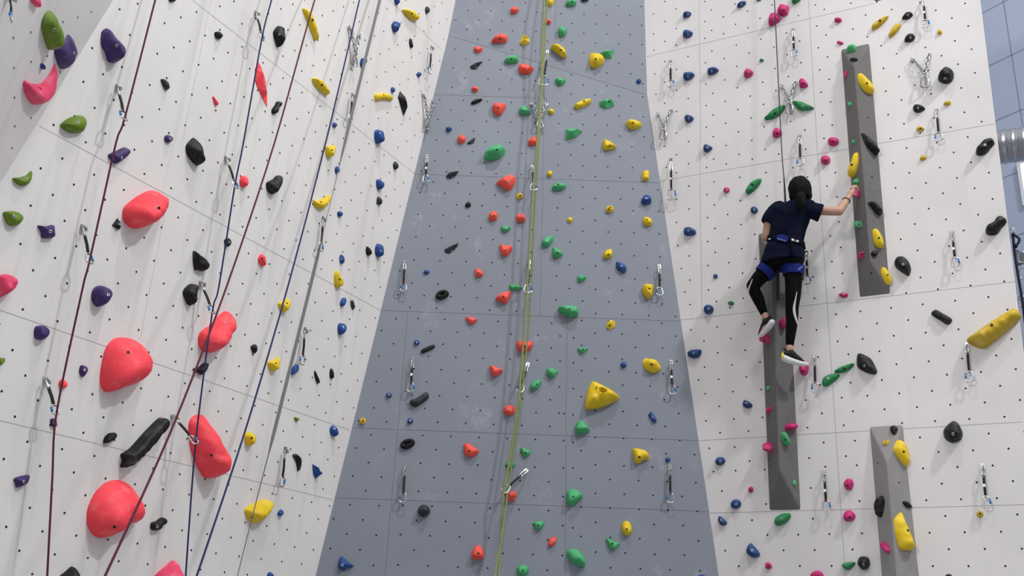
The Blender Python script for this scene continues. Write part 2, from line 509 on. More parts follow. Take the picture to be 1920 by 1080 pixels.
# ---------------------------------------------------------------- climbing holds
CATALOG = '''
@ 0 0
pink|pointed|n|225,-20 300,-30 305,30 290,55 250,30 228,8
olive|broad shield|b408,222 h5|370,78 405,80 430,120 470,180 472,235 440,290 400,350 378,378 355,350 320,270 303,200 310,150 335,105
purple|heart-shaped|b555,400 h4|520,255 570,300 582,350 570,400 530,455 465,518 440,500 410,430 400,370 430,320 455,293 488,312
blue|small round|n|E 316 495 40 52
pink|big crescent|b300,662 h4|428,478 430,530 420,590 390,670 340,745 290,780 245,785 205,750 175,690 166,630 178,603 220,625 270,632 320,625 365,580 400,530
purple|long boot-shaped|b875,342 h7|800,212 835,225 860,270 880,310 920,345 940,390 930,430 890,473 820,462 805,420 790,390 760,350 750,300 760,240
black|small oval|n|1262,-20 1320,-25 1320,5 1290,18 1265,8
black|small cup|b1640,262|1605,245 1640,237 1672,268 1645,297 1612,280
grey|half-moon|n|1200,597 1240,595 1270,625 1270,670 1250,678 1225,650
red|tiny stick|n|1588,728 1605,728 1638,775 1630,795 1610,780
olive|leaf-shaped|b585,915|445,940 500,895 560,872 610,865 640,885 650,930 630,985 600,1000 530,998 480,975
purple|small oval|b1278,1043|E 1262 1043 72 60 15
@ 480 0
black|teardrop|b175,258 h5|180,195 212,210 215,250 200,310 172,358 150,320 127,265 125,240 150,210
yellow|long banana|b425,150|343,68 380,65 410,95 440,150 465,230 473,300 465,305 430,240 390,160
blue|small knob|n|1033,-15 1076,-15 1072,20 1055,38 1037,20
yellow|almond|b1170,100|1090,72 1150,72 1200,95 1225,140 1215,160 1170,148 1120,110
grey|pebble|n|E 1284 76 40 55
blue|teardrop|b1045,190|1045,160 1075,175 1083,200 1070,225 1045,247 1020,220 1013,185
black|tiny slab|n|1150,290 1170,300 1180,350 1165,363 1145,330
blue|round|n|790,440 830,440 830,475 800,505 775,485
blue|tiny knob|n|E 1222 560 38 38
yellow|almond|b495,637|415,587 470,595 520,635 550,685 552,715 520,705 460,660 430,625
blue|tiny knob|n|E 1025 675 36 44
yellow|arched bar|b958,712|885,710 920,700 985,700 1020,725 1027,755 985,752 940,748 890,755
black|flat slab|x n|1078,685 1110,725 1137,805 1110,868 1085,800 1060,725
red|tall spike|x n h3|10,460 40,510 70,600 85,700 85,800 50,740 10,660 -10,610 -12,520
black|peanut|n|180,760 200,775 190,800 165,820 155,850 120,855 112,825 140,790 155,765
blue|tiny knob|n|E 589 938 40 40
blue|chunky|b930,1000|910,973 945,985 965,1030 955,1070 910,1078 885,1040 885,990
coral|wedge|b1830,290|1835,250 1880,265 1885,300 1865,325 1770,320 1785,290
coral|small wedge|b1665,365|1640,350 1695,355 1695,380 1665,400 1635,380
grey|flat arrowhead|x n|1605,500 1640,475 1700,460 1670,500 1645,525 1610,518
coral|small knob|b1645,668|1620,655 1650,648 1670,665 1660,690 1640,692 1620,675
black|thin blade|n|1612,775 1645,745 1697,740 1680,765 1630,787
coral|big horned|b1818,805|1775,785 1800,770 1870,780 1870,805 1850,845 1825,875 1790,850 1772,815
blue|small pointed|n|1425,960 1450,950 1470,968 1450,995 1430,985
coral|knob|b1540,1040|1515,1030 1540,1012 1570,1030 1570,1060 1545,1080 1512,1060
grey|thin spike|x n|1580,1080 1610,1050 1645,1030 1635,1075 1600,1085
@ 960 0
green|horned|b-5,440|-58,460 -30,425 20,412 48,430 45,470 10,482 -40,478
coral|small oval|b22,75|-12,70 5,52 40,52 52,80 25,105 -5,105
yellow|knobbly|n|265,-20 310,-20 312,25 290,50 268,35
green|wedge|b450,10|410,5 430,-10 475,0 483,30 460,52 405,45
grey|oval|n|E 545 -4 60 44
coral|tiny round|b275,160|E 275 163 40 46
green|chunky|b375,220|345,220 370,197 410,220 410,250 385,280 350,265
yellow|folded|x b95,285|90,258 130,290 130,320 95,345 58,330 70,290
yellow|big banana|b370,375 h6|290,350 330,330 365,345 400,385 410,430 385,440 355,410 320,380
yellow|big shield|b628,440 h7|585,405 640,402 685,425 693,465 660,500 625,515 582,490
green|faceted|x n|650,410 690,378 765,372 745,440 700,435
coral|double-lobed|n h5|50,495 80,478 150,505 160,525 120,562 55,545
green|small triangular|b362,605|325,590 360,585 403,600 385,630 362,645 332,625
blue|tiny ball|n|E 950 610 38 40
yellow|stick|b540,758|465,795 500,765 560,740 590,745 590,770 540,805 500,822 475,815
green|faceted|x b725,762|655,765 720,738 765,755 765,795 705,818 660,795
green|wedge|n|52,825 80,790 110,810 143,850 105,868 60,860
yellow|tiny knob|n|E 293 838 46 46
yellow|teardrop|b908,920|858,910 885,895 930,905 973,937 940,970 900,975 860,945
green|fin-shaped|x b445,980 h5|405,970 480,963 527,988 480,1030 405,1055
coral|knob|n|120,1060 150,1025 187,1035 187,1085 150,1095 125,1085
blue|oval|b1320,108|1285,105 1310,83 1345,95 1335,125 1300,138 1283,130
blue|oval|b1320,258|1283,245 1310,222 1355,240 1350,270 1315,290 1285,280
blue|leaf-shaped|b1722,35|1690,45 1715,15 1755,8 1752,35 1720,60 1690,58
green|tiny cup|n|1830,-15 1870,-15 1866,8 1838,8
magenta|rounded|b1775,545|1742,540 1770,512 1810,540 1800,570 1765,588 1740,575
green|tiny round|n|E 1873 453 34 28
blue|broad oval|b1318,572|1283,570 1300,545 1350,540 1372,565 1340,600 1295,605
blue|broad oval|b1498,535|1465,535 1480,508 1530,503 1552,528 1520,558 1475,565
blue|teardrop|b1325,890|1293,880 1315,860 1350,870 1365,890 1345,915 1310,922
@ 1440 0
magenta|big rounded|b120,72 h5|85,45 115,30 155,45 158,80 145,115 105,125 70,95
magenta|big drooping|b40,150 h5|10,120 35,95 75,105 97,150 60,180 20,200 3,180
green|tongue-shaped|n|180,-30 245,-30 243,5 215,25 185,30
magenta|small oval|b530,150|E 527 152 58 46
magenta|tiny pointed|n|516,320 535,305 567,325 545,340
yellow|slim leaf-shaped|b840,155|778,220 785,190 830,150 900,118 903,130 870,175 830,210 785,230
yellow|knobbly stick|n|905,265 925,225 960,178 998,185 990,215 955,260 915,288
black|leaf-shaped|b1050,115 w|1005,145 1030,100 1070,88 1088,110 1070,135 1045,150
black|rounded triangle|b1068,285 w|1025,295 1050,258 1090,252 1105,280 1080,315 1030,320
yellow|tiny round|n|E 1288 243 38 44
black|big dome|b1328,588 h8|1315,515 1350,508 1390,535 1392,585 1370,620 1320,632 1278,605 1280,570
black|teardrop|b1125,812 w|1087,805 1105,785 1145,785 1180,815 1155,838 1120,850 1095,835
yellow|small fin|n|1320,775 1350,753 1373,765 1365,790 1325,795
yellow|small oval|b1143,962|1115,965 1135,945 1172,960 1165,985 1120,985
magenta|square-ended|b262,625|235,600 265,588 300,630 295,655 240,660
green|leaf-shaped|b50,850 h3|-28,890 0,862 40,820 90,795 130,788 125,820 90,865 40,895 -10,902
green|leaf-shaped|b262,797 h3|185,760 240,760 300,785 348,813 310,830 250,835 215,810
magenta|rounded|b68,1000|35,990 65,957 103,985 103,1015 75,1035 40,1030
magenta|broad rounded|b485,1060|450,1050 480,1028 525,1040 532,1075 500,1098 460,1090
green|lumpy|n|590,385 625,335 650,330 668,355 655,385 600,398
black|eye-shaped|b645,445|E 645 448 62 34
magenta|small wedge|n|565,580 570,545 590,530 600,545 590,580
yellow|big leaf|b742,625 h4|670,560 690,552 760,620 790,670 793,710 740,695 690,640 670,590
green|small acorn|n|595,775 615,762 635,780 620,805
green|tiny diamond|n|E 643 1065 26 32
black|long blade|n h4|695,1000 740,1020 800,1075 835,1140 833,1170 800,1150 740,1090
@ 0 270
purple|boot-shaped|b915,105|805,85 840,65 890,45 940,25 975,45 975,80 930,115 870,150 835,130
black|shield|b1463,74 h6|1410,-10 1455,-45 1480,-40 1530,20 1528,90 1510,160 1480,155 1430,115 1395,70 1388,20
olive|cup-shaped|b192,253|88,258 140,252 200,235 240,200 238,260 215,300 170,317 120,300
olive|bowl-shaped|b112,543|18,512 80,503 140,512 175,545 155,595 110,618 55,605 30,560
purple|anvil-shaped|b378,657|275,612 345,618 410,608 413,660 405,705 315,705 305,660
black|small craggy|x b897,600|878,557 907,590 900,640 880,642 835,610
red|huge oval|b1192,480 h12|1130,352 1190,353 1250,390 1268,430 1255,480 1200,550 1130,605 1060,633 990,632 930,590 912,530 925,475 980,430 1050,385
red|round button|n|E 1828 283 72 90
black|small lumpy|b1718,740|1678,720 1720,705 1735,735 1715,770 1685,760
black|hooked drop|b1508,882|1443,805 1480,825 1545,865 1572,905 1550,950 1510,955 1480,940 1460,950 1445,900
pink|big round|n h7|-40,1000 20,980 80,978 125,1010 130,1050 110,1090 60,1120 0,1145 -40,1150
@ 480 270
yellow|half-moon|b570,45|515,50 515,15 545,25 590,5 595,45 580,90 555,103 525,85
blue|small oval|n|588,185 605,167 628,190 620,215 600,222 588,205
black|shield|b142,322|75,290 130,265 160,240 200,238 198,270 180,320 150,365 120,378 90,360 73,330
yellow|crescent|b487,435|420,415 440,432 490,415 535,395 555,378 560,395 540,450 490,490 450,475 425,445
blue|small round|n|605,515 630,503 652,520 640,545 615,545
red|half-moon|b47,858|10,865 35,828 70,840 77,890 65,920 35,905
blue|small teardrop|b640,865|622,850 640,828 663,845 663,880 645,900 625,880
yellow|drop-shaped|b628,1015|580,990 600,945 625,985 650,1020 655,1060 620,1077 590,1060
grey|small nut|b1047,160|1025,150 1045,130 1068,155 1060,185 1045,193 1027,175
blue|wedge|n|898,275 920,265 963,293 950,330 925,345 900,320
grey|small nut|b928,418|903,410 920,395 948,420 940,450 925,460 903,440
black|small almond|n|820,790 830,768 865,795 865,830 845,838 822,815
blue|big oval|b935,800|890,780 910,748 945,755 960,800 945,840 920,850 890,820
green|huge boulder|b1808,42 h8|1712,90 1725,50 1770,15 1830,5 1868,35 1865,70 1830,110 1780,127 1720,120
grey|fish-shaped|x n|1427,240 1450,212 1520,203 1500,240 1465,263 1430,258
coral|big wedge|b1890,282 h6|1802,298 1850,255 1900,233 1935,240 1948,275 1930,320 1890,355 1850,325
black|small knob|n|1570,455 1590,432 1612,450 1605,475 1575,475
coral|rounded|b1787,538|1748,530 1780,502 1812,525 1805,570 1780,580 1748,570
green|cup-shaped|b1877,630|1840,615 1905,620 1908,640 1880,665 1845,655
grey|shark-fin|x n|1412,795 1450,770 1520,742 1510,770 1450,825 1418,815
coral|tooth-shaped|b1873,795|1828,755 1870,765 1918,765 1918,800 1875,847 1838,820
blue|tiny pointed|n|1257,960 1275,943 1303,958 1290,978 1262,975
coral|wedge|b1668,965|1645,935 1680,940 1703,970 1695,995 1655,1000 1642,970
@ 960 270
yellow|block|b733,15|685,-30 720,-25 778,20 770,40 690,48
yellow|tiny knob|n|E 283 225 44 50
green|almond|b345,303|300,325 330,290 370,295 408,318 375,350 310,348
yellow|tiny knob|b60,385|35,385 60,365 80,385 75,405 50,418 35,405
coral|rounded|b58,540|30,545 60,518 97,545 95,585 40,585
yellow|knobbly block|n|975,225 985,203 1025,200 1030,240 1020,275 980,275
blue|chunky|b1008,408|970,415 1000,380 1040,400 1040,450 975,452
yellow|ring|o b728,488|E 733 490 62 54
yellow|tiny ball|n|E 434 570 40 44
yellow|cup-shaped|b1015,568|985,550 1025,550 1052,580 1045,610 1015,618 985,595
green|rounded|b265,725|223,740 240,710 300,688 308,725 270,775 228,768
green|triangular|b340,815|305,780 320,775 380,820 360,852 310,852 302,820
yellow|half-ring|b722,828|683,835 700,800 745,790 755,830 735,860 690,858
blue|pale drop|b822,915|780,890 800,883 850,915 858,950 835,972 785,935
green|small beak|n|490,1000 510,983 557,1000 530,1035 495,1030
blue|teardrop|b1465,30|1437,20 1455,0 1505,28 1490,50 1465,67 1437,50
magenta|small round|b1610,350|E 1610 347 48 46
green|long capsule|b1802,305 h3|1755,345 1790,290 1840,262 1872,262 1865,295 1830,340 1780,378 1755,372
blue|round|b1817,495|E 1817 497 56 56
blue|broad teardrop|b1323,653|1290,635 1330,622 1375,645 1382,675 1350,690 1295,685
blue|tiny square|x n|1510,978 1540,975 1545,1005 1512,1010
@ 1440 270
magenta|round|b432,122|E 432 122 74 74
yellow|small pebble|n|1140,105 1160,82 1190,98 1180,120 1145,125
yellow|big leaf|b627,155 h4|610,190 625,120 660,65 682,80 680,150 650,220 605,258
green|small capsule|n|638,290 655,265 683,262 682,295 645,312
magenta|squarish|n h5|640,385 650,350 690,345 688,395 665,408
black|long almond|b825,470|745,440 790,430 835,470 858,510 852,538 820,525 780,480
green|bow-tie|b682,602|643,580 700,580 705,625 670,630
yellow|slim leaf-shaped|b833,705|780,660 800,635 830,665 860,720 868,778 840,782 800,745
magenta|small heart-shaped|b702,825|675,830 700,808 727,815 715,845 692,867
black|small lens|n|768,825 790,800 827,808 820,835 790,848
yellow|slim leaf-shaped|b898,982|848,940 865,923 900,955 925,1020 915,1062 880,1030 850,980
black|big shield|b1012,903 w h6|948,885 970,848 1015,843 1055,880 1073,935 1060,985 1045,990 985,950 955,920
black|bone-shaped|b1705,603 h6|1632,645 1650,610 1690,590 1715,550 1750,538 1788,565 1785,595 1750,630 1720,675 1680,688 1640,680
black|bone-shaped|b1628,7 h6|1560,50 1580,20 1620,-30 1680,-45 1700,-5 1670,30 1640,70 1600,90 1565,85
@ 0 540
black|egg-shaped|b1453,48|1365,30 1395,-10 1440,-32 1490,-20 1485,20 1460,90 1435,132 1405,120 1380,75
purple|big egg-shaped|b812,52 h7|680,50 705,0 760,-18 820,0 840,50 815,95 770,135 730,140 690,105
purple|blocky|n|250,330 262,290 330,282 372,310 365,350 320,390 260,378
olive|pointed|n|-20,525 40,528 30,555 0,580 -20,575
red|round|n|E 470 720 72 72
purple|small shield|b635,615|588,625 605,580 655,590 655,625 615,668
purple|small rounded|b412,1010|370,1000 385,977 425,985 425,1035 395,1045
red|huge pear-shaped|b962,482 h13|870,378 940,370 1030,385 1100,430 1145,500 1145,570 1120,640 1060,700 980,735 900,755 830,780 770,770 745,700 750,610 780,480 820,415
red|big peanut|b1685,260 h9|1730,175 1760,205 1775,270 1755,330 1700,390 1650,450 1600,482 1530,482 1490,440 1480,380 1500,330 1570,285 1630,230 1690,180
black|winged|n|1440,608 1490,590 1530,562 1567,568 1550,610 1510,652 1470,630
black|small pointed|n|1875,440 1910,423 1925,425 1930,455 1910,492 1895,480
@ 480 540
yellow|half-moon|b232,115|160,115 205,98 255,78 257,120 240,165 205,180 175,155
blue|bean-shaped|n|625,120 645,80 675,75 673,115 645,140
grey|small faceted|x n|703,95 730,90 745,125 740,160 722,165 705,130
blue|big drooping|b655,290|608,290 625,265 670,268 680,300 660,330 627,353 610,330
yellow|half-moon|b150,565|82,555 140,540 180,515 178,560 155,610 125,622 95,600
blue|bean-shaped|n|258,640 275,590 315,570 320,600 295,640 262,650
black|thin blade|n|432,625 445,625 478,690 475,715 460,712 435,660
black|pointed oval|b567,650|565,602 585,630 585,670 565,682 548,660 550,625
olive|tiny wedge|n|280,970 325,975 318,990 300,1000
blue|round|b590,1055|550,1055 575,1030 610,1045 618,1085 600,1115 570,1105 552,1085
black|donut|o h3 b1385,55|E 1397 52 108 72 -22
coral|triangular|b1857,65 h5|1797,85 1830,45 1905,25 1908,60 1880,118 1840,108
coral|small cup|b1620,235|1580,215 1650,230 1658,245 1620,277 1582,245
blue|tiny round|b1206,410|E 1206 410 44 42
black|flat bar|f b1318,440|1243,465 1330,425 1337,450 1250,490
coral|triangular|b1803,615 h5|1752,582 1800,595 1852,620 1805,668 1770,650
grey|bone-shaped|b1195,855|1152,850 1200,830 1270,782 1295,795 1292,830 1230,880 1195,893 1165,880
blue|tiny round|b997,803|E 997 805 44 40
coral|rounded|b1897,910|1857,905 1885,880 1935,890 1945,930 1915,958 1865,945
yellow|tiny ring|o b803,998|E 803 998 46 48
blue|tiny round|b1157,995|E 1157 998 44 44
@ 960 540
yellow|craggy|b1030,5 h6|975,-10 1005,-32 1060,-18 1060,20 1040,82 1010,75 980,35
green|flat oval|n|-20,-25 30,-25 78,0 60,15 10,20 -15,5
green|big loaf|b432,158 h7|345,150 385,133 480,138 498,175 490,215 440,222 380,195
yellow|hexagonal|o x b732,282|708,270 735,240 775,250 772,295 735,315 708,300
coral|grooved|b95,435|32,410 60,395 90,405 130,395 157,410 150,450 110,485 70,480 40,455
green|small triangular|b533,462|495,450 567,452 560,470 530,495 500,475
blue|tiny ball|n|E 836 578 46 46
yellow|hat-shaped|k b1047,572 h4|978,550 1000,527 1040,535 1085,545 1115,595 1110,625 1060,640 1010,620 985,590
yellow|huge triangular|O672,795,34,28 b635,746 h9|605,702 640,710 740,765 800,815 795,840 740,870 640,905 560,912 547,890 555,810 580,735
green|hooked|b295,632|258,620 285,597 345,625 330,655 310,680 265,655
green|rounded|b185,722|135,735 160,700 215,688 218,720 185,765 140,768
blue|drop-shaped|b1053,968|1020,950 1050,935 1082,985 1080,1010 1055,1005
green|big craggy|b530,1043 h6|472,1050 485,1015 518,993 555,1025 582,1075 540,1092 480,1090
blue|round|b1475,158|E 1475 162 76 76
green|tiny half-moon|n|1620,105 1650,98 1667,118 1645,133 1622,120
blue|half-disc|b1360,490|1315,490 1345,465 1415,462 1422,490 1400,522 1360,530 1325,515
blue|half-moon|b1757,862|1730,870 1745,840 1800,870 1800,895 1770,905 1735,890
magenta|thumb-shaped|b1895,390 h6|1862,375 1920,350 1940,385 1935,410 1890,418 1870,405
@ 1440 540
magenta|small cup|b567,45|530,52 565,33 600,45 595,70 560,75
black|short stick|b1295,203|1225,185 1260,163 1310,190 1380,235 1365,270 1335,275 1290,245 1235,210
yellow|huge slab|b1678,278 h9|1490,390 1530,355 1700,235 1800,175 1850,150 1897,195 1890,235 1800,320 1650,440 1610,455 1560,445 1505,415
green|leaf-shaped|b450,678 h3|407,705 420,670 470,645 530,645 537,665 490,710 440,740 410,732
green|slim leaf-shaped|b572,605 h3|497,630 540,595 610,570 645,563 640,590 590,630 540,640
black|big kite-shaped|b722,585 w h5|680,490 720,500 775,535 815,610 818,640 790,650 730,635 675,600 665,560 668,510
magenta|rounded|b118,268 h5|78,255 100,232 140,235 150,290 120,308 95,295
magenta|tongue-shaped|b263,622 h7|237,580 300,575 302,630 285,657 255,655 238,630
green|tiny wedge|n|-15,745 10,735 18,755 0,775
magenta|small pointed|n|-15,900 10,893 28,905 15,935 -5,940
magenta|knuckle-shaped|n h5|125,1035 150,1018 215,1018 220,1060 180,1070 130,1065
black|small three-holed|b945,1055|915,1050 945,1030 973,1050 970,1080 950,1105 925,1085
black|big pear-shaped|b1388,1095 w h7|1320,1060 1360,1015 1395,997 1430,1020 1458,1080 1460,1110 1440,1145 1380,1162 1330,1135 1315,1090
@ 0 810
black|small leaf-shaped|b838,38|768,80 780,40 815,10 870,5 878,30 850,60 800,85
black|long ribbed bar|f n h7|900,165 980,120 1110,0 1240,-105 1270,-85 1272,-50 1230,0 1080,140 915,262 897,250 912,215 905,190
purple|wedge|b180,372|97,350 160,328 218,322 220,345 190,390 120,417 110,390
red|huge heart-shaped|b858,712 h13|860,362 940,362 1010,395 1060,460 1088,530 1085,620 1050,680 990,693 930,705 880,745 820,785 750,795 690,765 650,700 645,620 665,540 720,450 790,390
red|huge seed-shaped|b1585,175 h11|1410,0 1412,-70 1450,-115 1520,-133 1560,-120 1610,-60 1655,-10 1690,70 1732,200 1710,280 1670,330 1620,350 1560,340 1500,270 1450,180 1420,90
black|boot-shaped|b1182,710|1195,650 1225,640 1255,655 1245,690 1210,705 1190,735 1150,738 1122,720 1130,680 1165,670
black|horn-shaped|n h6|440,1085 500,1050 570,1008 595,1030 597,1085 560,1120 450,1120
pink|triangular|n h9|1150,1085 1240,1020 1330,965 1360,970 1375,1040 1380,1100 1300,1150 1170,1130
yellow|small dome|b1888,45|1828,30 1850,5 1890,0 1920,30 1915,70 1870,105 1835,80
@ 480 810
yellow|big bowl|b-30,640 h6|-92,582 -40,545 10,520 70,505 120,515 137,540 100,590 50,650 0,680 -30,683 -70,645
black|crescent|n|268,175 300,163 335,185 343,225 335,265 318,297 310,250 295,210
blue|craggy|x n h5|418,242 440,250 495,285 495,305 455,347 430,320
blue|small oval|n|160,605 185,580 207,590 200,620 175,630 158,622
blue|dome|n|E 107 1075 56 50
black|speaker-like cup|o h3 b1140,85|E 1137 90 118 76 -22
coral|saddle-shaped|b1600,142|1560,90 1600,90 1640,120 1672,140 1665,160 1620,190 1570,175 1560,130
grey|round ball|b1258,580 h6|E 1260 592 92 94
blue|claw-shaped|b648,998|635,932 660,945 690,975 730,1000 725,1015 680,1020 655,1042 620,1020 618,985
coral|big rounded|b1668,910 h5|1625,890 1660,848 1700,875 1707,950 1620,950
green|winged|n|1875,235 1900,225 1945,240 1930,265 1905,285 1885,265
coral|faceted|x b1915,480 h5|1870,470 1900,450 1945,445 1957,480 1940,520 1900,520
@ 960 810
green|shield|b105,158|68,115 138,150 120,185 95,187 70,155
yellow|ear-shaped|b957,188 h5|903,130 940,125 1000,140 1028,180 1020,210 990,210 950,240 920,225
blue|tiny ball|n|E 1168 208 38 38
green|big pointed|b460,485 h6|415,440 470,430 515,455 530,490 480,535 440,560 408,530
green|triangular|b200,703|162,680 220,668 243,685 215,735 180,735
coral|small block|b310,820|272,825 290,795 330,790 330,830 300,860 272,855
yellow|knobbly oval|b862,728|E 860 722 78 112 -10
green|bird-shaped|b753,838|703,797 740,805 770,825 810,830 790,865 760,887 725,860
green|big half-dome|b458,938 h6|412,890 460,875 510,900 545,950 550,1000 530,1015 470,990 420,950
green|rounded|b82,1038|40,1015 80,995 125,1020 120,1060 90,1080 45,1070
blue|chalky dome|n|E 1420 1092 74 44
blue|oval|b1562,222|E 1562 220 78 64 -15
magenta|small oval|b1790,433|E 1792 433 40 50
blue|oval|b1680,543|E 1680 542 82 72 -15
blue|half-moon|b1568,660|1545,655 1560,630 1615,680 1595,703 1560,695
blue|big teardrop|b1800,888|1758,880 1785,833 1820,860 1860,910 1855,935 1810,945 1765,915
@ 1440 810
green|leaf-shaped|b130,58 h4|92,20 110,0 135,15 165,75 163,105 140,100 105,60
magenta|two-lobed|n h5|-35,100 0,75 35,100 45,130 25,157 -10,130
magenta|egg-shaped|b598,402|568,390 590,352 630,355 643,395 625,437 585,430
green|tiny leaf|n|175,370 205,362 213,390 200,412 182,400
green|almond|b100,652 h4|47,675 60,640 110,612 165,610 172,640 140,680 90,703 60,700
magenta|dome|b612,640|563,635 580,595 620,588 658,625 640,665 580,668
magenta|small rounded|b5,1003|-20,985 10,977 32,1005 20,1028 -15,1025
green|half-moon|n h4|553,995 600,977 655,975 650,1000 610,1035 575,1030
black|three-lobed|b718,995 w h6|670,985 685,940 720,932 755,945 768,990 745,1030 700,1030
magenta|dome|n|315,1080 335,1050 380,1040 412,1060 415,1100 320,1110
yellow|tiny ring|o b885,75|862,90 880,62 910,68 900,95 870,100
yellow|big leaf|b1018,148 h4|938,125 960,75 985,60 1025,80 1050,140 1062,220 1050,262 1010,230 960,175
black|pointed oval|b840,540 h4|845,478 873,500 877,555 840,640 815,610 800,555 815,500
black|small leaf-shaped|n|1003,525 1040,520 1078,555 1075,572 1035,565
yellow|huge leaf|b1050,738 h5|1010,603 1040,660 1080,770 1100,840 1095,888 1020,885 985,860 955,770 940,670 960,635
magenta|short stick|n|840,840 870,823 900,850 925,885 910,910 870,890
yellow|tiny nut|b1590,612|E 1590 618 52 50
black|knob|n|E 1355 1085 54 40
@ 1440 540
green|thin sliver|n|-14,112 -2,115 2,160 -4,165 -16,140
'''
bolt_m = mat('zinc_bolt', '#b9babd', .35, .9, vary=.05)
sock_m = mat('bolt_socket_dark', '#141312', .8)
bolt_dark = mat('dark_bolt', '#3a342c', .5, .6, vary=.05)
INFO = []          # things that need a label of their own


def hold_mesh(px, surf, opt, rng, H=None):
    """height field over the traced outline, standing on its wall plane"""
    faceted = 'x' in opt
    P = np.asarray(px, float)
    c = P.mean(0)
    O = surf.hit(*c)
    E = (surf.e1, surf.e2, surf.out)

    def to2(Q): return np.array([[(surf.hit(x, y) - O) @ E[0], (surf.hit(x, y) - O) @ E[1]] for x, y in Q])
    tgt0, tgt1 = P.min(0), P.max(0)
    Q = P.copy()
    hole = opt.get('O')
    for it in range(3):
        B = to2(Q)
        if ((np.roll(B, -1, 0) - B)[:, 0] * (np.roll(B, -1, 0) + B)[:, 1]).sum() > 0: B = B[::-1]
        ext = B.max(0) - B.min(0)
        g = np.linspace(0, 1, 26)
        gg = np.stack(np.meshgrid(B[:, 0].min() + ext[0] * g, B[:, 1].min() + ext[1] * g), -1).reshape(-1, 2)
        gi = gg[inside(gg, B)]
        md = seg_dist(gi, B).max()
        h = H * 1.25 if H else min(max(1.3 * md, .020), .12)
        rs = random.Random(rng)
        ta, tm = rs.uniform(-.5, .5) - PI / 2, rs.uniform(.15, .4)
        tdir = np.array([math.cos(ta), math.sin(ta)])
        ph = Vector((rs.uniform(0, 50), rs.uniform(0, 50), 0))

        def height(q, d, tm=tm, tdir=tdir):
            k = d / md
            if 'o' in opt:
                z = h * math.sqrt(max(0, 1 - (2 * min(k, 1) - .95) ** 2)) if k < .93 else h * .25
                if k < .06: z = 0
                return z
            if 'f' in opt:
                z = h * min(1, k / .3) ** .5
            else:
                k2 = min(1, k / .62); z = h * (1 - (1 - k2) ** 2) ** .6 * (.80 + .20 * min(k, 1))
                if md > .055: z = h * (1 - (1 - min(k, 1)) ** 2) ** .7; tm = .55; tdir = np.array([.25, -.97])
            rel = (q @ tdir) / (ext.max() * .5)
            z *= 1 + tm * max(-1, min(1, rel))
            z *= 1 + .16 * noise.noise(Vector((q[0] * 26, q[1] * 26, 0)) + ph) if md > .012 and 'f' not in opt else 1
            if 'k' in opt:
                kb = to2([opt['b']])[0]; z += h * .55 * max(0, 1 - (np.linalg.norm(q - kb) / .042) ** 2) ** .5
            if hole is not None:
                hc = to2([(hole[0], hole[1])])[0]; hr = to2([(hole[0] + hole[2], hole[1])])[0] - hc
                u = np.linalg.norm((q - hc) / np.array([abs(hr[0]), abs(hr[0]) * .85]))
                if u < .82: z = h * .12
                elif u < 1.5: z *= 1 + .16 * (1 - abs(u - 1.15) / .35)
            return z
        if faceted:
            bd = B
            cc = bd.mean(0); ev, U_ = np.linalg.eigh(np.cov((bd - cc).T)); axd = U_[:, 1]; ln_ = ((bd - cc) @ axd)
            top = [cc + axd * ln_.max() * .42, cc + axd * ln_.min() * .42, cc + U_[:, 0] * md * .18]
            _old = [bd[i] * .52 + bd.mean(0) * .48 + np.array([rs.uniform(-.1, .1), rs.uniform(-.1, .1)]) * md for i in range(0, len(bd), 2)]
            inn = np.array(top); inn = inn[inside(inn, bd) & (seg_dist(inn, bd) > md * .2)]
            if not len(inn): inn = cc[None]
            zin = [h * rs.uniform(.7, 1.15) for _ in inn]
        else:
            per = np.linalg.norm(np.roll(B, -1, 0) - B, axis=1).sum()
            sp = max(md / 4.2, math.sqrt(ext[0] * ext[1]) / 24)
            if hole is not None: sp *= .6
            if 'o' in opt: sp = md / 7
            bd = resample(B, int(max(18, min(90, per / sp))))
            s2 = sp * .95
            pts = []
            for j in range(int(ext[1] / (s2 * .87)) + 2):
                for i in range(int(ext[0] / s2) + 2):
                    pts.append((B[:, 0].min() + (i + .5 * (j % 2)) * s2, B[:, 1].min() + j * s2 * .87))
            pts = np.array(pts); pts = pts[inside(pts, bd)]
            dd = seg_dist(pts, bd); inn = pts[dd > s2 * .62]
            # one ring just inside the outline keeps the flank steep and smooth
            nb = np.roll(bd, -1, 0) - np.roll(bd, 1, 0); nb /= np.linalg.norm(nb, axis=1)[:, None] + 1e-9
            ring = bd + np.stack([-nb[:, 1], nb[:, 0]], 1) * s2 * .28
            rd = seg_dist(ring, bd) if len(ring) else []
            ring = ring[(np.array(rd) > s2 * .2) & inside(ring, bd)]
            inn = np.vstack([inn, ring]) if len(inn) else ring
            dd = seg_dist(inn, bd)
            zin = [height(q, d) for q, d in zip(inn, dd)]
        nb_ = len(bd)
        V2 = [Vector(map(float, p)) for p in bd] + [Vector(map(float, p)) for p in inn]
        ov, oe, of, iv, ie, iff = delaunay_2d_cdt(V2, [(i, (i + 1) % nb_) for i in range(nb_)], [tuple(range(nb_))], 1, 1e-7)
        zz = []
        for k, src in enumerate(iv):
            s = [q for q in src]
            if s and s[0] >= nb_: zz.append(zin[s[0] - nb_])
            else: zz.append(.0 if not faceted else h * .12)
        L3 = [(p.x, p.y, z) for p, z in zip(ov, zz)]
        faces = [tuple(q) for q in of]
        if not faceted: pass
        # skirt down into the wall
        cnt = {}
        for q in faces:
            for a, b in zip(q, q[1:] + q[:1]): cnt[(a, b)] = cnt.get((a, b), 0) + 1
        border = [(a, b) for (a, b) in cnt if (b, a) not in cnt]
        m = {}
